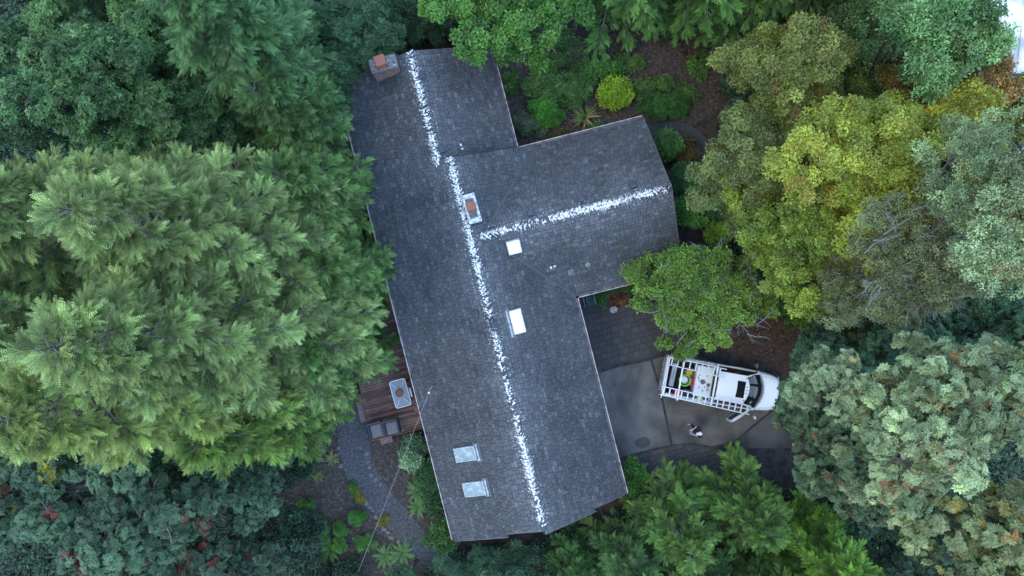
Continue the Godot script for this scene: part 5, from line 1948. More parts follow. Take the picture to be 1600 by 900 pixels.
	sc.position = Vector3(0.03, 0.03, 0)
	for s: float in [-1.0, 1.0]:
		var st := MB.new()
		st.col = Color(0.05, 0.05, 0.05)
		st.tube([Vector3(-0.02, 0.015, s * 0.055), Vector3(-0.02, 0.035, s * 0.055)], [0.006, 0.008], 7)
		put("stick", st.mesh(), M.plain, r)

# ---------------------------------------------------------------- small plants
func fern_frond(seed_: int) -> ArrayMesh:
	var r := RandomNumberGenerator.new()
	r.seed = seed_
	var m := MB.new()
	var n := 15
	var pt := func(t: float) -> Vector3: return Vector3(t * 0.72, 0.42 * t - 0.46 * t * t, 0.0)
	for i in n:
		var t := (i + 0.6) / (n + 0.6)
		var l := 0.11 * sin(PI * minf(1.0, 0.16 + t * 0.86)) + 0.012
		var p: Vector3 = pt.call(t)
		var q: Vector3 = pt.call(t + 0.045)
		for s: float in [-1.0, 1.0]:
			var c := r.randf_range(0.8, 1.15)
			m.col = Color(c, c, c)
			m.tri(p, q, p + Vector3(0.05, -0.01, s * l))
			m.tri(p - (q - p) * 0.15, p.lerp(q, 0.4), p + Vector3(0.03, -0.014, s * l * 0.95))
	return m.mesh()

var fern_meshes := []
func fern(label: String, u: float, v: float, size: float, col: Color, seed_: int, called := "sword_fern", group := "sword ferns in the garden beds") -> void:
	rng.seed = seed_
	if fern_meshes.is_empty():
		for k in 3: fern_meshes.append(fern_frond(k + 5))
	var t := thing(called, label, "fern", P(u, v), rr(0, TAU), group)
	var m := mat(Color(col.r * 1.5, col.g * 1.4, col.b).linear_to_srgb(), 0.6)
	m.backlight_enabled = true
	m.backlight = Color(0.3, 0.3, 0.3)
	var n := 12
	for i in n:
		var o := put("frond", fern_meshes[i % 3], m, t)
		o.rotation = Vector3(rr(-0.2, 0.2), TAU * i / n + rr(-0.15, 0.15), rr(-0.1, 0.45))
		o.scale = Vector3.ONE * size * rr(0.9, 1.25)
		o.position.y = 0.06

func yucca(label: String, u: float, v: float, seed_: int) -> void:
	rng.seed = seed_
	var t := thing("strap_leaved_clump", label, "plant", P(u, v))
	var made := []
	for k in 6:
		var m := MB.new()
		m.col = [Color(0.1, 0.2, 0.045), Color(0.14, 0.22, 0.06), Color(0.32, 0.27, 0.11), Color(0.42, 0.35, 0.18), Color(0.09, 0.17, 0.045), Color(0.26, 0.25, 0.08)][k]
		var a := Vector3(0, 0, 0)
		for i in 5:
			var t0 := i / 5.0
			var t1 := (i + 1) / 5.0
			var p := Vector3(t0 * 0.75, 0.62 * t0 - 0.55 * t0 * t0, 0)
			var q := Vector3(t1 * 0.75, 0.62 * t1 - 0.55 * t1 * t1, 0)
			var w0 := 0.042 * (1.0 - t0 * t0)
			var w1 := 0.042 * (1.0 - t1 * t1)
			m.quad(p + Vector3(0, 0.006, w0), q + Vector3(0, 0.006, w1), q, p)
			m.quad(p, q, q + Vector3(0, 0.006, -w1), p + Vector3(0, 0.006, -w0))
		made.append(m.mesh())
	for i in 44:
		var a := rr(0, TAU)
		var yellow := cos(a + 0.6) > 0.1
		var o := put("blade", made[[2, 3, 5][rng.randi() % 3] if yellow and rng.randf() < 0.75 else [0, 1, 4][rng.randi() % 3]], M.leafy, t)
		o.rotation = Vector3(rr(-0.3, 0.3), a, rr(-0.1, 0.7))
		o.scale = Vector3.ONE * rr(0.75, 1.25)
		o.position.y = 0.05

func C(r: float, g: float, b: float) -> Color: return Color(r, g, b)

func build_garden() -> void:
	# beds behind the house
	shrub("spreading_juniper", "wide spreading mid-green juniper, the largest shrub behind the house", "shrub", P(873, 140), Vector3(1.75, 0.75, 0.72), "tiny", [C(0.035, 0.085, 0.03), C(0.07, 0.15, 0.06)], 101, {"turn": -0.12, "size": 0.85, "subs": 60, "clump": 0.3})
	shrub("golden_shrub", "round bright yellow-green shrub behind the house", "shrub", P(960, 149), Vector3(0.72, 0.85, 0.72), "small", [C(0.1, 0.19, 0.014), C(0.18, 0.28, 0.035)], 102, {"size": 0.62, "subs": 34, "clump": 0.26})
	shrub("rounded_shrub", "rounded vivid green shrub beside the north roof's eave", "shrub", P(852, 177), Vector3(0.8, 0.7, 0.58), "small", [C(0.025, 0.11, 0.015), C(0.055, 0.18, 0.035)], 103, {"turn": -0.45, "size": 0.6, "subs": 34, "clump": 0.26})
	shrub("lavender", "silvery grey-green lavender in the bed's roof corner", "shrub", P(826, 199), Vector3(0.75, 0.4, 0.42), "tiny", [C(0.075, 0.105, 0.095), C(0.12, 0.155, 0.14)], 104, {"turn": -0.6, "size": 0.62, "subs": 26, "clump": 0.24})
	shrub("low_hedge", "low dark green hedge north of the wing's gable end", "hedge", P(1037, 170), Vector3(1.25, 0.6, 0.5), "tiny", [C(0.022, 0.085, 0.02), C(0.045, 0.13, 0.04)], 105, {"size": 0.6, "subs": 52, "clump": 0.26})
	shrub("small_shrub", "small dull green plant between the golden shrub and the hedge", "shrub", P(1003, 142), Vector3(0.45, 0.35, 0.5), "small", [C(0.03, 0.075, 0.03), C(0.06, 0.12, 0.045)], 106, {"size": 0.55, "subs": 14})
	shrub("small_shrub", "loose green plants in the bed north of the juniper", "shrub", P(855, 112), Vector3(0.8, 0.5, 0.5), "small", [C(0.04, 0.09, 0.025), C(0.09, 0.14, 0.04)], 107, {"size": 0.65, "subs": 20})
	shrub("small_shrub", "open green plant north of the golden shrub", "shrub", P(940, 112), Vector3(0.95, 0.5, 0.55), "small", [C(0.03, 0.09, 0.025), C(0.06, 0.15, 0.045)], 108, {"size": 0.7, "subs": 18})
	shrub("small_shrub", "sparse grey-green plants on the bare bank behind the juniper", "shrub", P(905, 82), Vector3(0.7, 0.3, 0.6), "small", [C(0.05, 0.08, 0.05), C(0.08, 0.12, 0.07)], 109, {"size": 0.6, "subs": 12})
	yucca("strap-leaved clump with green and straw blades by the wing's gutter", 914, 186, 110)
	shrub("moss_mound", "olive moss and creeper along the wing's north gutter", "ground cover", P(870, 216), Vector3(0.8, 0.16, 0.22), "tiny", [C(0.05, 0.06, 0.02), C(0.09, 0.085, 0.03)], 111, {"turn": 0.3, "size": 0.5, "subs": 18, "clump": 0.16})
	for q in [[838, 130, 0.5, 0.4, "low fresh green plant west of the loose garden plants"], [868, 98, 0.6, 0.35, "low green plant on the bank above the juniper"], [905, 118, 0.45, 0.3, "low green plant just north of the juniper's east end"], [985, 100, 0.7, 0.4, "low green plant under the drooping boughs"], [1030, 132, 0.6, 0.4, "low green plant on the bare bank above the hedge"], [1068, 148, 0.6, 0.5, "low green plant at the hedge's east end"], [880, 60, 0.6, 0.5, "low green plant at the maple's east side"], [800, 130, 0.3, 0.5, "dim plant along the north roof's east gutter"], [930, 205, 0.5, 0.2, "dry grass tuft south of the golden shrub"], [1090, 105, 0.7, 0.6, "dark green plant below the right-hand drooping conifer"]]:
		shrub("low_plant", q[4], "plant", P(q[0], q[1]), Vector3(q[2], 0.3, q[3]), "small", [C(0.03, 0.08, 0.025), C(0.075, 0.14, 0.05)], 700 + int(q[0]), {"size": 0.6, "subs": 15, "clump": 0.2, "density": 0.8, "group": "low plants in the bed behind the house"})
	# along the wing's gable end
	shrub("gable_shrub", "leafy green shrub at the north corner of the wing's gable", "shrub", P(1040, 229), Vector3(0.45, 0.9, 0.6), "small", [C(0.025, 0.08, 0.03), C(0.06, 0.14, 0.06)], 112, {"size": 0.7, "subs": 26})
	fern("dark fern beside the brown shrub east of the wing", 1062, 238, 1.0, C(0.03, 0.085, 0.04), 113)
	shrub("brown_shrub", "dark brownish low shrub beside the grey path", "shrub", P(1070, 238), Vector3(0.5, 0.45, 0.5), "small", [C(0.04, 0.035, 0.022), C(0.07, 0.05, 0.03)], 114, {"size": 0.65, "subs": 22})
	shrub("gable_shrub", "bluish green shrub against the middle of the wing's gable", "shrub", P(1061, 282), Vector3(0.75, 1.2, 0.7), "small", [C(0.02, 0.075, 0.045), C(0.045, 0.125, 0.08)], 115, {"size": 0.75, "subs": 30})
	shrub("gable_shrub", "tall bright green shrub east of the wing ridge's end", "shrub", P(1073, 328), Vector3(0.75, 1.7, 0.95), "small", [C(0.04, 0.13, 0.04), C(0.08, 0.2, 0.075)], 116, {"size": 0.75, "subs": 40})
	shrub("gable_shrub", "dark blue-green shrub between gable and orchard tree", "shrub", P(1105, 330), Vector3(0.7, 1.2, 0.8), "small", [C(0.015, 0.05, 0.035), C(0.035, 0.085, 0.06)], 117, {"size": 0.75, "subs": 26})
	shrub("gable_shrub", "yellowish green upright shrub at the orchard tree's north side", "shrub", P(1113, 368), Vector3(0.6, 1.5, 0.6), "small", [C(0.06, 0.14, 0.02), C(0.11, 0.2, 0.04)], 118, {"size": 0.75, "subs": 24})
	# courtyard
	shrub("red_leaved_plant", "red-brown leaved plant beside the white stool", "plant", P(967, 461), Vector3(0.42, 0.5, 0.28), "small", [C(0.045, 0.018, 0.016), C(0.09, 0.03, 0.028)], 119, {"size": 0.6, "subs": 18, "spots": [[C(0.12, 0.1, 0.03), 0.15]]})
	shrub("small_shrub", "small round green plant beside the teal chair", "plant", P(940, 468), Vector3(0.27, 0.4, 0.27), "small", [C(0.02, 0.07, 0.025), C(0.045, 0.11, 0.045)], 120, {"size": 0.5, "subs": 10, "clump": 0.18})
	shrub("low_hedge", "dim green hedge under the wing's south eave", "hedge", P(968, 448), Vector3(1.6, 0.6, 0.3), "small", [C(0.02, 0.055, 0.02), C(0.035, 0.08, 0.03)], 121, {"turn": TURN, "size": 0.55, "subs": 26})
	# at the garage corner
	shrub("garage_shrub", "dense green shrub at the garage eave's south end", "shrub", P(984, 735), Vector3(0.5, 1.2, 0.75), "small", [C(0.02, 0.075, 0.015), C(0.045, 0.125, 0.03)], 122, {"size": 0.6, "subs": 24})
	# ground east of the orchard tree
	shrub("dark_shrub", "dark green shrub on the litter east of the orchard tree", "shrub", P(1225, 478), Vector3(0.9, 0.8, 1.2), "small", [C(0.015, 0.045, 0.015), C(0.03, 0.08, 0.025)], 123, {"size": 0.75, "subs": 30})
	shrub("green_shrub", "mid-green round shrub between yellow maple and litter", "shrub", P(1262, 492), Vector3(1.0, 1.9, 1.0), "small", [C(0.035, 0.085, 0.012), C(0.08, 0.14, 0.03)], 124, {"size": 0.8, "subs": 46})
	# south-west garden
	fern("bright fern at the gravel path's upper west side", 490, 695, 0.95, C(0.075, 0.17, 0.04), 130)
	fern("fern half under the spotted laurel beside the south-west eave", 652, 727, 1.0, C(0.06, 0.12, 0.03), 131)
	fern("larger fern at the middle of the west bed by the house", 655, 766, 1.05, C(0.05, 0.13, 0.035), 132)
	fern("lower fern of the west bed, south of the larger one", 654, 790, 0.9, C(0.06, 0.15, 0.04), 133)
	fern("fern crowded against the eave beside the dark shrubs", 672, 780, 0.9, C(0.04, 0.1, 0.035), 134)
	fern("fern at the bottom edge, right of the gravel path", 630, 862, 1.0, C(0.055, 0.14, 0.045), 135)
	fern("fern at the bottom edge between path and oval mound", 602, 866, 0.85, C(0.05, 0.13, 0.04), 136)
	fern("fern below the twin mounds at the south-west garden's edge", 515, 856, 1.05, C(0.06, 0.15, 0.04), 137)
	fern("fern reaching from the dark undergrowth, lowest of the west group", 497, 870, 0.8, C(0.045, 0.12, 0.035), 138)
	fern("young pale fern at the bare bed's upper end", 520, 715, 0.55, C(0.13, 0.16, 0.07), 139)
	fern("small yellow-tinged fern west of the path's bend", 498, 745, 0.5, C(0.1, 0.13, 0.035), 140)
	shrub("spotted_laurel", "pale mottled laurel against the south-west eave", "shrub", P(648, 708), Vector3(0.75, 0.9, 0.5), "small", [C(0.05, 0.1, 0.07), C(0.15, 0.22, 0.17)], 141, {"turn": -0.5, "size": 0.75, "subs": 20})
	shrub("spotted_laurel", "smaller mottled laurel just south of the deck", "shrub", P(651, 692), Vector3(0.45, 0.6, 0.4), "small", [C(0.05, 0.1, 0.08), C(0.14, 0.2, 0.17)], 142, {"size": 0.7, "subs": 12})
	shrub("eave_shrub", "dark green shrub along the south-west eave", "shrub", P(675, 742), Vector3(0.55, 0.9, 1.0), "small", [C(0.018, 0.055, 0.025), C(0.035, 0.085, 0.045)], 143, {"turn": 0.25, "size": 0.7, "subs": 34})
	shrub("eave_shrub", "dim shrub tucked under the eave beside the larger fern", "shrub", P(685, 780), Vector3(0.45, 0.8, 0.9), "small", [C(0.015, 0.045, 0.02), C(0.03, 0.07, 0.035)], 144, {"turn": 0.25, "size": 0.7, "subs": 28})
	shrub("eave_shrub", "green rounded shrub at the roof's south-west corner", "shrub", P(692, 832), Vector3(0.6, 0.9, 0.7), "small", [C(0.03, 0.085, 0.03), C(0.06, 0.13, 0.05)], 145, {"size": 0.65, "subs": 28})
	for q in [[481, 788, 0.32, 0.38, "upright green mound at the bare bed's west side"], [506, 827, 0.38, 0.5, "taller green mound beside the twin ferns"], [535, 823, 0.28, 0.28, "small round green mound beside the tall one"], [560, 806, 0.38, 0.32, "round green mound nearest the gravel path"], [533, 848, 0.34, 0.25, "narrow green mound above the bottom ferns"], [574, 844, 0.62, 0.42, "large oval green mound crossed by the cable"], [481, 730, 0.28, 0.3, "small bright mound below the bright fern"]]:
		shrub("clipped_mound", q[4], "shrub", P(q[0], q[1]), Vector3(q[2], 0.5, q[3]), "tiny", [C(0.035, 0.11, 0.02), C(0.06, 0.16, 0.04)], 150 + int(q[0]), {"turn": -0.5, "size": 0.45, "subs": 22, "clump": 0.17, "group": "clipped mounds in the south-west bed"})
	for q in [[552, 762, 0.22, 0.6, "green creeper along the gravel path's west edge", C(0.05, 0.11, 0.02), C(0.09, 0.17, 0.03)], [563, 775, 0.15, 0.35, "yellowing creeper at the path's west edge", C(0.16, 0.16, 0.02), C(0.2, 0.12, 0.03)], [668, 760, 0.4, 0.3, "thin yellow-green weeds between ferns and path", C(0.1, 0.13, 0.03), C(0.16, 0.17, 0.05)], [600, 812, 0.3, 0.12, "yellow moss tuft at the path's lower west edge", C(0.15, 0.12, 0.02), C(0.18, 0.16, 0.04)]]:
		shrub("creeper", q[4], "ground cover", P(q[0], q[1]), Vector3(q[2], 0.15, q[3]), "tiny", [q[5], q[6]], 170 + int(q[0]), {"turn": 0.45, "size": 0.42, "subs": 16, "clump": 0.13})
	for q in [[480, 868, 1.0, 1.2, "dark low bush in the south-west garden's shade"], [430, 850, 1.5, 1.2, "wide dark bush between laurels and garden"], [465, 720, 0.8, 0.9, "dark bush under the tall conifers' south edge"], [520, 900, 1.2, 0.5, "dark bush at the bottom edge below the ferns"], [552, 882, 0.5, 0.3, "small dark plant left of the bottom ferns"]]:
		shrub("dark_bush", q[4], "shrub", P(q[0], q[1]), Vector3(q[2], 1.2, q[3]), "small", [C(0.014, 0.036, 0.028), C(0.025, 0.06, 0.045)], 190 + int(q[0]), {"lift": 1.0, "size": 0.75, "subs": 44, "density": 0.8})
	rng.seed = 60
	var count := {}
	var ORD := ["first", "second", "third", "fourth", "fifth", "sixth", "seventh", "eighth", "ninth", "tenth", "eleventh", "twelfth", "thirteenth", "fourteenth", "fifteenth"]
	var sm := []
	for k in 5: sm.append(stone_mesh(k + 3))
	for q in [[582, 798], [588, 808], [593, 818], [600, 827], [606, 832], [612, 840], [622, 846], [632, 856], [572, 786], [577, 792], [598, 824], [574, 722], [577, 730], [580, 742], [586, 750], [594, 757], [573, 708], [645, 868], [529, 700], [532, 728]]:
		var s := put("edging_stone", sm[rng.randi() % 5], M.pebble)
		var north: bool = q[1] < 745 and q[0] > 560
		var side := "east" if north else ("upper west" if q[1] < 745 else "lower west")
		count[side] = count.get(side, 0) + 1
		tag(s, "grey edging stone, %s along the gravel path's %s border" % [ORD[count[side] - 1], side], "stone", "edging stones along the gravel path")
		s.position = P(q[0], q[1])
		s.rotation.y = rr(0, TAU)
		s.scale = Vector3.ONE * rr(0.06, 0.14)

# ---------------------------------------------------------------- trees
func base_at(u: float, v: float) -> Vector3: return P(u, v)

func crown(called: String, label: String, u: float, v: float, y: float, R: Vector3, leafname: String, pal: Array, seed_: int, o := {}) -> void:
	# the crown's middle stands at height y over a base a little way in
	var c := P(u, v, y)
	var lift: float = {"dark_leaved_tree": 1.4, "teal_tree": 1.3, "laurel_tree": 1.2, "orchard_tree": 1.15, "madrone": 1.12}.get(called, 1.0)
	if lift > 1.0: pal = [pal[0] * lift, pal[1] * lift]
	var b: Vector3 = P(o.base[0], o.base[1]) if o.has("base") else Vector3(c.x, 0, c.z)
	broadleaf(called, label, o.get("category", "tree"), b, c - b, R, leafname, pal, seed_, o)

func build_trees() -> void:
	# the tall pale conifers west of the house
	var cedar := [C(0.078, 0.122, 0.052), C(0.182, 0.232, 0.118)]
	var bright := [C(0.05, 0.105, 0.036), C(0.11, 0.18, 0.075)]
	var W := [
		["tall pale conifer west of the deck, its bare leader at the left edge", 487, 486, 20.0, 4.6, cedar, "cedar", 201],
		["tall pale conifer northwest of the deck with feathery drooping sprays", 478, 398, 19.0, 4.5, cedar, "cedar", 202],
		["tall yellow-tinged conifer at the left edge's lower half", 425, 555, 19.0, 4.4, [C(0.075, 0.12, 0.046), C(0.185, 0.23, 0.09)], "cedar", 203],
		["tall pale conifer behind the others at the left edge", 352, 385, 18.5, 4.2, cedar, "cedar", 204],
		["shorter bright green conifer touching the roof's west eave", 536, 318, 10.5, 2.9, bright, "cedar", 205],
		["short bright green conifer overhanging the middle of the west eave", 566, 432, 8.5, 2.5, bright, "cedar", 206],
		["short green conifer at the deck's northwest corner", 552, 525, 8.5, 2.5, [C(0.04, 0.1, 0.035), C(0.09, 0.17, 0.06)], "cedar", 207],
		["medium green conifer south of the deck's tall neighbour", 478, 608, 12.0, 3.0, [C(0.05, 0.11, 0.03), C(0.12, 0.18, 0.05)], "cedar", 208],
		["bright green conifer overhanging the west eave opposite the north roof", 508, 232, 10.0, 2.7, [C(0.036, 0.085, 0.04), C(0.085, 0.15, 0.07)], "cedar", 210],
		["low dense green conifer beside the gravel path's upper end", 488, 640, 5.5, 2.0, bright, "cedar", 209],
	]
	for q in W:
		conifer("tall_conifer" if q[3] > 13.0 else "conifer", q[0], base_at(q[1], q[2]), q[3], q[4], q[6], q[5], q[7], {"lichen": 1.0, "bare": 0.38 if q[3] > 13.0 else 0.26, "size": 0.95 if q[3] > 13.0 else 0.85, "step": 0.55 if q[3] > 13.0 else 0.45})
	# dark trees of the northwest corner
	var dark := [C(0.03, 0.07, 0.036), C(0.066, 0.128, 0.07)]
	conifer("dark_conifer", "dark green conifer north of the pale ones, boughs towards the chimney", base_at(478, 165), 15.0, 3.5, "hemlock", dark, 211, {"lichen": 1.0, "lift": 1.4})
	conifer("dark_conifer", "dark green conifer at the top edge left of centre", base_at(420, 60), 16.0, 3.6, "hemlock", dark, 212, {"lichen": 1.0, "lift": 1.4})
	conifer("dark_conifer", "dark conifer in the top left corner behind the laurel", base_at(300, 60), 14.0, 3.4, "hemlock", dark, 213, {"lift": 1.4})
	crown("laurel_tree", "broad dark laurel-leaved tree in the upper left", 140, 120, 8.5, Vector3(3.6, 2.6, 2.6), "long", [C(0.048, 0.112, 0.058), C(0.105, 0.19, 0.09)], 214, {"lobes": 16, "size": 1.0, "spots": [[C(0.35, 0.16, 0.03), 0.002]]})
	crown("laurel_tree", "smaller laurel-leaved tree right of the broad one", 270, 170, 6.5, Vector3(2.4, 2.0, 2.0), "long", [C(0.044, 0.106, 0.056), C(0.095, 0.178, 0.088)], 215)
	crown("dark_leaved_tree", "dark small-leaved tree beside the brick chimney", 560, 70, 2.8, Vector3(2.3, 1.9, 2.3), "tiny", [C(0.026, 0.072, 0.044), C(0.055, 0.115, 0.072)], 216, {"size": 1.0, "trunk": 0.12})
	crown("dark_leaved_tree", "dark small-leaved tree at the top edge above the roof's end", 650, 18, 2.5, Vector3(2.2, 1.6, 1.3), "tiny", [C(0.02, 0.055, 0.036), C(0.04, 0.09, 0.056)], 217, {"size": 1.0, "trunk": 0.1})
	crown("dark_leaved_tree", "dark bushy tree at the left edge below the laurel", 40, 175, 5.0, Vector3(2.2, 1.8, 1.5), "small", [C(0.02, 0.055, 0.036), C(0.045, 0.1, 0.06)], 218)
	# top
	crown("maple", "bright green maple overhanging the north roof's east eave", 785, 22, 4.6, Vector3(3.2, 1.6, 2.1), "maple", [C(0.045, 0.125, 0.03), C(0.085, 0.19, 0.045)], 221, {"lobes": 17, "lobe": 0.36, "size": 0.8})
	conifer("drooping_conifer", "green drooping conifer at the top edge over the garden bank", base_at(950, -15), 14.0, 3.6, "hemlock", [C(0.04, 0.11, 0.035), C(0.09, 0.18, 0.06)], 222, {"lichen": 1.0, "rise": -0.15})
	conifer("drooping_conifer", "green drooping conifer at the top edge right of the garden", base_at(1050, -5), 15.0, 3.7, "hemlock", [C(0.035, 0.1, 0.03), C(0.08, 0.17, 0.055)], 223, {"lichen": 1.0, "rise": -0.15})
	conifer("drooping_conifer", "green drooping conifer at the top edge beside the olive maple", base_at(1150, -15), 15.0, 3.5, "hemlock", [C(0.035, 0.095, 0.035), C(0.08, 0.16, 0.06)], 224, {"lichen": 1.0, "rise": -0.12})
	conifer("drooping_conifer", "darker drooping conifer between olive maple and aspen", base_at(1230, 10), 12.0, 2.8, "hemlock", dark, 225, {"lichen": 1.0})
	# autumn maples east of the house
	var olive := [C(0.085, 0.12, 0.045), C(0.18, 0.21, 0.095)]
	crown("olive_maple", "olive green maple beyond the grey path", 1195, 242, 6.0, Vector3(3.1, 2.2, 3.0), "broad", olive, 231, {"lobes": 21, "spots": [[C(0.2, 0.12, 0.05), 0.05]], "size": 0.85})
	crown("olive_maple", "yellowish olive maple in front of the top conifers", 1245, 125, 7.5, Vector3(2.6, 2.0, 1.9), "broad", [C(0.1, 0.135, 0.035), C(0.19, 0.21, 0.07)], 232, {"spots": [[C(0.2, 0.12, 0.05), 0.05]], "size": 0.85})
	crown("golden_maple", "golden yellow-green maple, brightest of the eastern trees", 1322, 262, 8.5, Vector3(2.9, 2.4, 3.2), "broad", [C(0.15, 0.195, 0.03), C(0.27, 0.3, 0.055)], 233, {"lobes": 22, "spots": [[C(0.4, 0.24, 0.05), 0.04]], "size": 0.85})
	crown("yellow_green_maple", "yellow-green maple below the golden one", 1245, 370, 6.5, Vector3(2.7, 2.2, 2.5), "broad", [C(0.095, 0.155, 0.025), C(0.19, 0.25, 0.045)], 234, {"lobes": 19, "size": 0.85})
	crown("olive_maple", "dull olive maple at the grey path's end", 1165, 318, 4.5, Vector3(1.6, 1.6, 1.6), "broad", [C(0.065, 0.1, 0.035), C(0.13, 0.16, 0.065)], 235, {"size": 0.85})
	# the lichened orchard tree
	crown("orchard_tree", "spreading light green tree with grey lichened twigs beside the driveway", 1104, 460, 3.4, Vector3(3.1, 1.4, 2.8), "small", [C(0.075, 0.15, 0.035), C(0.155, 0.245, 0.065)], 241, {"lobes": 34, "lobe": 0.3, "size": 0.95, "density": 1.15, "twigs": 60, "twigcol": C(0.42, 0.43, 0.4), "trunk": 0.13})
	# northeast corner
	crown("aspen", "fine-leaved pale green tree beside the white roof", 1448, 58, 9.5, Vector3(1.95, 2.1, 2.3), "small", [C(0.065, 0.16, 0.075), C(0.16, 0.28, 0.15)], 251, {"lobes": 18, "size": 1.15, "density": 0.8})
	crown("russet_tree", "russet brown tree below the white roof's corner", 1520, 132, 8.5, Vector3(1.4, 1.3, 1.1), "small", [C(0.14, 0.09, 0.04), C(0.28, 0.17, 0.08)], 252)
	crown("olive_tree", "yellowish olive tree at the right edge under the white roof", 1572, 168, 7.5, Vector3(1.5, 1.4, 1.2), "small", [C(0.1, 0.13, 0.025), C(0.2, 0.22, 0.06)], 253)
	crown("yellow_tree", "yellow tree between aspen and pale eastern tree", 1490, 195, 9.0, Vector3(1.8, 1.5, 1.3), "broad", [C(0.17, 0.2, 0.03), C(0.3, 0.31, 0.06)], 254, {"size": 0.85})
	crown("russet_tree", "mixed brown and green tree right of the golden maple", 1420, 150, 6.5, Vector3(1.5, 1.3, 1.2), "small", [C(0.08, 0.1, 0.03), C(0.18, 0.13, 0.06)], 255)
	# east
	crown("pale_tree", "large pale grey-green tree at the right edge", 1530, 330, 12.0, Vector3(3.1, 2.8, 3.0), "tiny", [C(0.16, 0.235, 0.165), C(0.31, 0.385, 0.275)], 261, {"lobes": 20, "size": 1.15, "density": 0.8, "spots": [[C(0.42, 0.24, 0.08), 0.06]], "bark": C(0.25, 0.24, 0.22)})
	crown("grey_twigged_tree", "grey-green tree with bare silver twigs left of the pale one", 1405, 400, 10.0, Vector3(2.6, 1.9, 2.3), "tiny", [C(0.15, 0.185, 0.125), C(0.27, 0.3, 0.205)], 262, {"lobes": 13, "size": 1.05, "density": 0.7, "twigs": 60, "twigcol": C(0.4, 0.4, 0.4), "bark": C(0.3, 0.3, 0.3)})
	crown("blue_green_tree", "blue-green tree between golden maple and pale tree", 1400, 290, 7.5, Vector3(1.9, 1.8, 1.8), "sage", [C(0.055, 0.11, 0.075), C(0.11, 0.19, 0.135)], 263)
	crown("grey_twigged_tree", "smaller grey olive tree below the yellow-green maple", 1325, 430, 7.0, Vector3(1.7, 1.7, 2.0), "tiny", [C(0.12, 0.15, 0.1), C(0.215, 0.24, 0.165)], 264, {"size": 1.05, "density": 0.8, "twigs": 20, "twigcol": C(0.35, 0.35, 0.35)})
	crown("teal_tree", "dark teal tree north of the truck's bonnet", 1300, 560, 5.5, Vector3(2.3, 1.8, 1.8), "sage", [C(0.028, 0.065, 0.05), C(0.055, 0.105, 0.08)], 265, {"base": [1320, 560]})
	crown("teal_tree", "dark teal tree between grey and sage crowns", 1430, 525, 6.5, Vector3(2.2, 1.8, 1.5), "sage", [C(0.028, 0.07, 0.05), C(0.06, 0.115, 0.08)], 266)
	crown("teal_tree", "dark teal tree at the right edge under the pale one", 1565, 545, 7.0, Vector3(2.0, 1.8, 1.5), "sage", [C(0.03, 0.075, 0.05), C(0.065, 0.12, 0.085)], 267)
	# sage trees of the southeast
	var sage := [C(0.122, 0.18, 0.125), C(0.3, 0.365, 0.265)]
	var turned := [[C(0.4, 0.18, 0.07), 0.025], [C(0.42, 0.36, 0.14), 0.05]]
	crown("sage_tree", "huge pale sage-green tree in the lower right", 1440, 640, 13.0, Vector3(3.7, 3.0, 2.9), "sage", sage, 271, {"base": [1340, 612], "lobes": 22, "subs": 12, "spots": turned, "size": 1.05})
	crown("sage_tree", "pale sage tree with yellow leaves in the bottom right corner", 1555, 810, 12.5, Vector3(2.6, 2.4, 2.3), "sage", [C(0.16, 0.205, 0.13), C(0.34, 0.375, 0.25)], 272, {"base": [1400, 745], "lobes": 16, "spots": [[C(0.45, 0.2, 0.05), 0.06], [C(0.48, 0.36, 0.06), 0.07]], "size": 1.05})
	crown("grey_sage_tree", "grey-green tree with rusty leaves overhanging the truck's bonnet", 1284, 676, 6.0, Vector3(2.0, 1.9, 2.0), "sage", [C(0.06, 0.115, 0.085), C(0.12, 0.185, 0.14)], 273, {"base": [1300, 690], "lobes": 13, "spots": [[C(0.28, 0.11, 0.06), 0.09]], "size": 0.9})
	crown("grey_sage_tree", "grey-green tree at the left foot of the huge sage tree", 1325, 730, 7.0, Vector3(2.0, 1.9, 1.9), "sage", [C(0.065, 0.12, 0.085), C(0.13, 0.2, 0.145)], 274, {"base": [1305, 700], "spots": [[C(0.28, 0.12, 0.06), 0.06]], "size": 0.95})
	crown("teal_tree", "very dark teal tree in the gap below the sage trees", 1460, 860, 5.0, Vector3(2.6, 1.8, 1.8), "sage", [C(0.02, 0.05, 0.045), C(0.04, 0.08, 0.065)], 275)
	# conifers along the bottom
	var lime := [C(0.04, 0.096, 0.03), C(0.1, 0.172, 0.055)]
	var mid := [C(0.032, 0.08, 0.034), C(0.072, 0.135, 0.058)]
	var S := [
		["bright green conifer nearest the paved strip", 1035, 790, 6.5, 2.35, lime, 281],
		["bright green conifer below the parked truck", 1135, 765, 6.5, 2.2, lime, 282],
		["green conifer at the house's southeast corner", 960, 845, 6.5, 1.9, mid, 283],
		["bright yellow-green conifer with white leader at the bottom right", 1225, 830, 10.0, 2.4, [C(0.06, 0.15, 0.025), C(0.14, 0.25, 0.055)], 284],
		["green conifer at the bottom edge right of the ridge", 1075, 885, 9.0, 2.6, mid, 285],
		["mid-green conifer at the bottom edge below the truck", 1165, 895, 9.5, 2.5, [C(0.045, 0.1, 0.03), C(0.1, 0.165, 0.055)], 286],
		["lime green conifer under the sage trees", 1285, 890, 9.5, 2.2, [C(0.07, 0.15, 0.02), C(0.15, 0.24, 0.04)], 287],
		["slim dark green conifer just off the roof's south gable", 890, 860, 4.0, 1.25, [C(0.03, 0.085, 0.035), C(0.06, 0.13, 0.055)], 288],
		["dark green conifer at the bottom edge beside the slim one", 960, 905, 6.0, 2.0, mid, 289],
	]
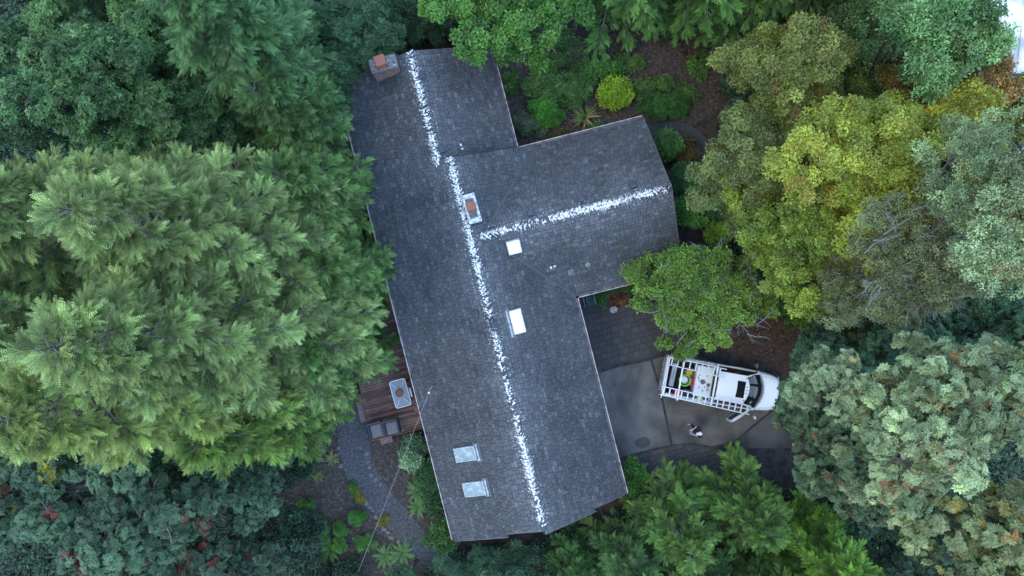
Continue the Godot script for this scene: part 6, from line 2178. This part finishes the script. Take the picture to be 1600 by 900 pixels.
	for q in S:
		conifer("green_conifer", q[0], base_at(q[1], q[2]), q[3], q[4], "hemlock", q[5], q[6], {"lift": 1.1, "size": 0.85, "step": 0.42, "from": 0.1, "bark": C(0.2, 0.19, 0.18), "lichen": 0.6, "taper": 0.85, "rise": 0.1})
	for q in [[640, 905, 2.2, "blue-green bushy conifer at the bottom edge left of the gable"], [725, 888, 2.4, "blue-green bushy conifer below the roof's southwest corner"], [800, 893, 2.2, "blue-green bushy conifer below the middle of the gable"], [860, 905, 2.0, "blue-green bushy conifer under the main ridge's end"]]:
		crown("bushy_conifer", q[3], q[0], q[1], q[2], Vector3(1.45, 1.0, 1.1), "tiny", [C(0.03, 0.085, 0.06), C(0.065, 0.14, 0.105)], 300 + int(q[0]), {"category": "conifer", "lobes": 10, "size": 0.95, "trunk": 0.08})
	# glossy madrones of the southwest
	var teal := [C(0.045, 0.095, 0.075), C(0.095, 0.16, 0.125)]
	var red := [[C(0.2, 0.035, 0.028), 0.035], [C(0.34, 0.32, 0.03), 0.008]]
	crown("madrone", "blue-green broad tree with red leaf clumps in the lower left", 200, 800, 8.5, Vector3(3.3, 2.3, 2.3), "sage", teal, 291, {"lobes": 18, "vivid": 1.0, "spots": red, "size": 1.0, "twigs": 14, "twigcol": C(0.3, 0.31, 0.3)})
	crown("madrone", "blue-green tree at the left edge's lower corner", 50, 790, 8.0, Vector3(2.2, 2.0, 2.2), "sage", teal, 292, {"vivid": 1.0, "spots": red})
	crown("madrone", "blue-green tree between conifers and the bare garden", 385, 750, 6.0, Vector3(2.2, 1.7, 1.7), "sage", [C(0.04, 0.085, 0.068), C(0.075, 0.135, 0.11)], 293, {"spots": [[C(0.2, 0.06, 0.04), 0.02]]})
	crown("madrone", "dim blue-green tree at the bottom edge's left part", 330, 860, 6.0, Vector3(2.4, 1.8, 1.5), "sage", [C(0.03, 0.065, 0.055), C(0.055, 0.1, 0.08)], 294, {"vivid": 1.0, "spots": red})
	crown("madrone", "small grey-blue tree under the conifers' south edge", 415, 690, 4.0, Vector3(1.3, 1.2, 1.0), "sage", [C(0.035, 0.07, 0.065), C(0.07, 0.11, 0.105)], 295)
	crown("dark_leaved_tree", "very dark tree beside the garden's west edge", 465, 845, 3.0, Vector3(1.5, 1.2, 1.4), "small", [C(0.014, 0.036, 0.03), C(0.026, 0.058, 0.046)], 296)

	crown("dark_leaved_tree", "dark bushy tree in the shade under the pale conifers' lower edge", 240, 725, 4.0, Vector3(2.6, 1.6, 1.4), "small", [C(0.026, 0.06, 0.045), C(0.05, 0.1, 0.075)], 401)
	crown("dark_leaved_tree", "dark bushy tree at the left edge under the yellow-tinged conifer", 60, 715, 4.0, Vector3(2.2, 1.6, 1.4), "small", [C(0.026, 0.06, 0.045), C(0.05, 0.1, 0.075)], 402)
	conifer("tall_conifer", "tall pale conifer filling the left edge's middle", base_at(300, 470), 17.5, 4.2, "cedar", cedar, 403, {"lichen": 1.0, "step": 0.5})
	conifer("drooping_conifer", "dark drooping conifer at the top edge left of the aspen", base_at(1290, 0), 12.0, 3.0, "hemlock", dark, 404)
	crown("dark_leaved_tree", "dark green tree between top conifers and aspen", 1385, 60, 5.0, Vector3(2.2, 1.8, 2.2), "small", [C(0.035, 0.09, 0.05), C(0.075, 0.145, 0.085)], 405)
	crown("dark_leaved_tree", "dark tree in the gap between teal and pale crowns", 1500, 480, 4.0, Vector3(2.4, 1.6, 1.6), "small", [C(0.03, 0.07, 0.05), C(0.06, 0.115, 0.08)], 406)
	crown("dark_leaved_tree", "dark tree in the gap under the huge sage tree's left foot", 1385, 790, 3.5, Vector3(2.4, 1.6, 1.8), "small", [C(0.025, 0.062, 0.05), C(0.05, 0.1, 0.08)], 407)
	crown("dark_leaved_tree", "dark tree between olive and golden maples", 1290, 180, 4.0, Vector3(1.8, 1.4, 1.8), "small", [C(0.05, 0.085, 0.03), C(0.095, 0.14, 0.055)], 408)
	crown("dark_leaved_tree", "dark tree under the right edge's yellow tree", 1520, 230, 4.5, Vector3(2.2, 1.5, 1.6), "small", [C(0.03, 0.07, 0.045), C(0.06, 0.11, 0.075)], 409)

func undergrowth(label: String, p: PackedVector2Array, n: int, seed_: int) -> void:
	rng.seed = seed_
	var f := FastNoiseLite.new()
	f.seed = seed_
	f.frequency = 0.25
	var buf := PackedFloat32Array()
	var lo := Vector2.INF
	var hi := -Vector2.INF
	for q in p:
		lo = lo.min(q); hi = hi.max(q)
	while n > 0:
		n -= 1
		var q := Vector2(rr(lo.x, hi.x), rr(lo.y, hi.y))
		if not Geometry2D.is_point_in_polygon(q, p): continue
		var h := maxf(0.05, 0.55 + 0.9 * f.get_noise_2d(q.x, q.y)) * rr(0.2, 1.0)
		var t := rr(0.7, 1.3) * (1.0 + 0.5 * f.get_noise_2d(q.x * 3.0 + 50.0, q.y * 3.0))
		tuft(buf, Vector3(q.x, h, q.y), Vector3.UP, 1.5, Color(0.046 * t, 0.1 * t, 0.055 * t))
	tag(many("undergrowth", leaf.small, M.leafy, buf, self), label, "undergrowth")

func build_undergrowth() -> void:
	undergrowth("low dark undergrowth on the forest floor west of the house", pxpoly([-150, -150, 560, -150, 590, 60, 545, 130, 590, 400, 560, 560, 510, 640, 430, 730, 410, 1350, -150, 1350]), 19000, 501)
	undergrowth("low dark undergrowth on the forest floor north of the house", pxpoly([560, -150, 1200, -150, 1130, 30, 900, 0, 780, 50, 640, 65, 590, 60]), 4500, 502)
	undergrowth("low dark undergrowth on the forest floor east of the drive and paths", pxpoly([1150, -150, 1560, -150, 1560, 50, 1750, 130, 1750, 1350, 1240, 1350, 1265, 730, 1290, 620, 1275, 500, 1150, 420, 1125, 340, 1130, 60]), 17000, 503)
	undergrowth("low dark undergrowth along the bottom edge south of the house", pxpoly([700, 862, 840, 850, 980, 790, 1250, 765, 1250, 1350, 420, 1350, 420, 925, 660, 905]), 13000, 504)

func build_neighbour() -> void:
	var at := P(1660, 30, 3.6) * Vector3(1, 0, 1)
	var t := thing("neighbour_building", "white flat-roofed building at the top right corner", "building", at, -0.1)
	var w := MB.new()
	w.box(Vector3(0, 1.7, 0), Vector3(6.6, 3.4, 4.6))
	put("wall", w.mesh(), M.wall, t)
	var r := MB.new()
	r.box(Vector3(0, 3.5, 0), Vector3(7.2, 0.16, 5.2), Basis.IDENTITY, 0.03)
	for k in 6: r.box(Vector3(-3.0 + k * 1.2, 3.6, 0), Vector3(0.05, 0.05, 5.1), Basis.IDENTITY, 0.015)
	put("roof", r.mesh(), M.membrane, t)
	var d := put("door", box_mesh(Vector3(0.95, 2.1, 0.06), 0.01, Color(0.3, 0.3, 0.35)), M.trim, t)
	d.position = Vector3(-1.5, 1.05, 2.33)
	for x: float in [0.2, 2.0]:
		var f := put("window", box_mesh(Vector3(1.2, 1.1, 0.06), 0.01), M.trim, t)
		f.position = Vector3(x, 1.7, 2.32)
		put("pane", box_mesh(Vector3(1.05, 0.95, 0.08)), M.glass, f)
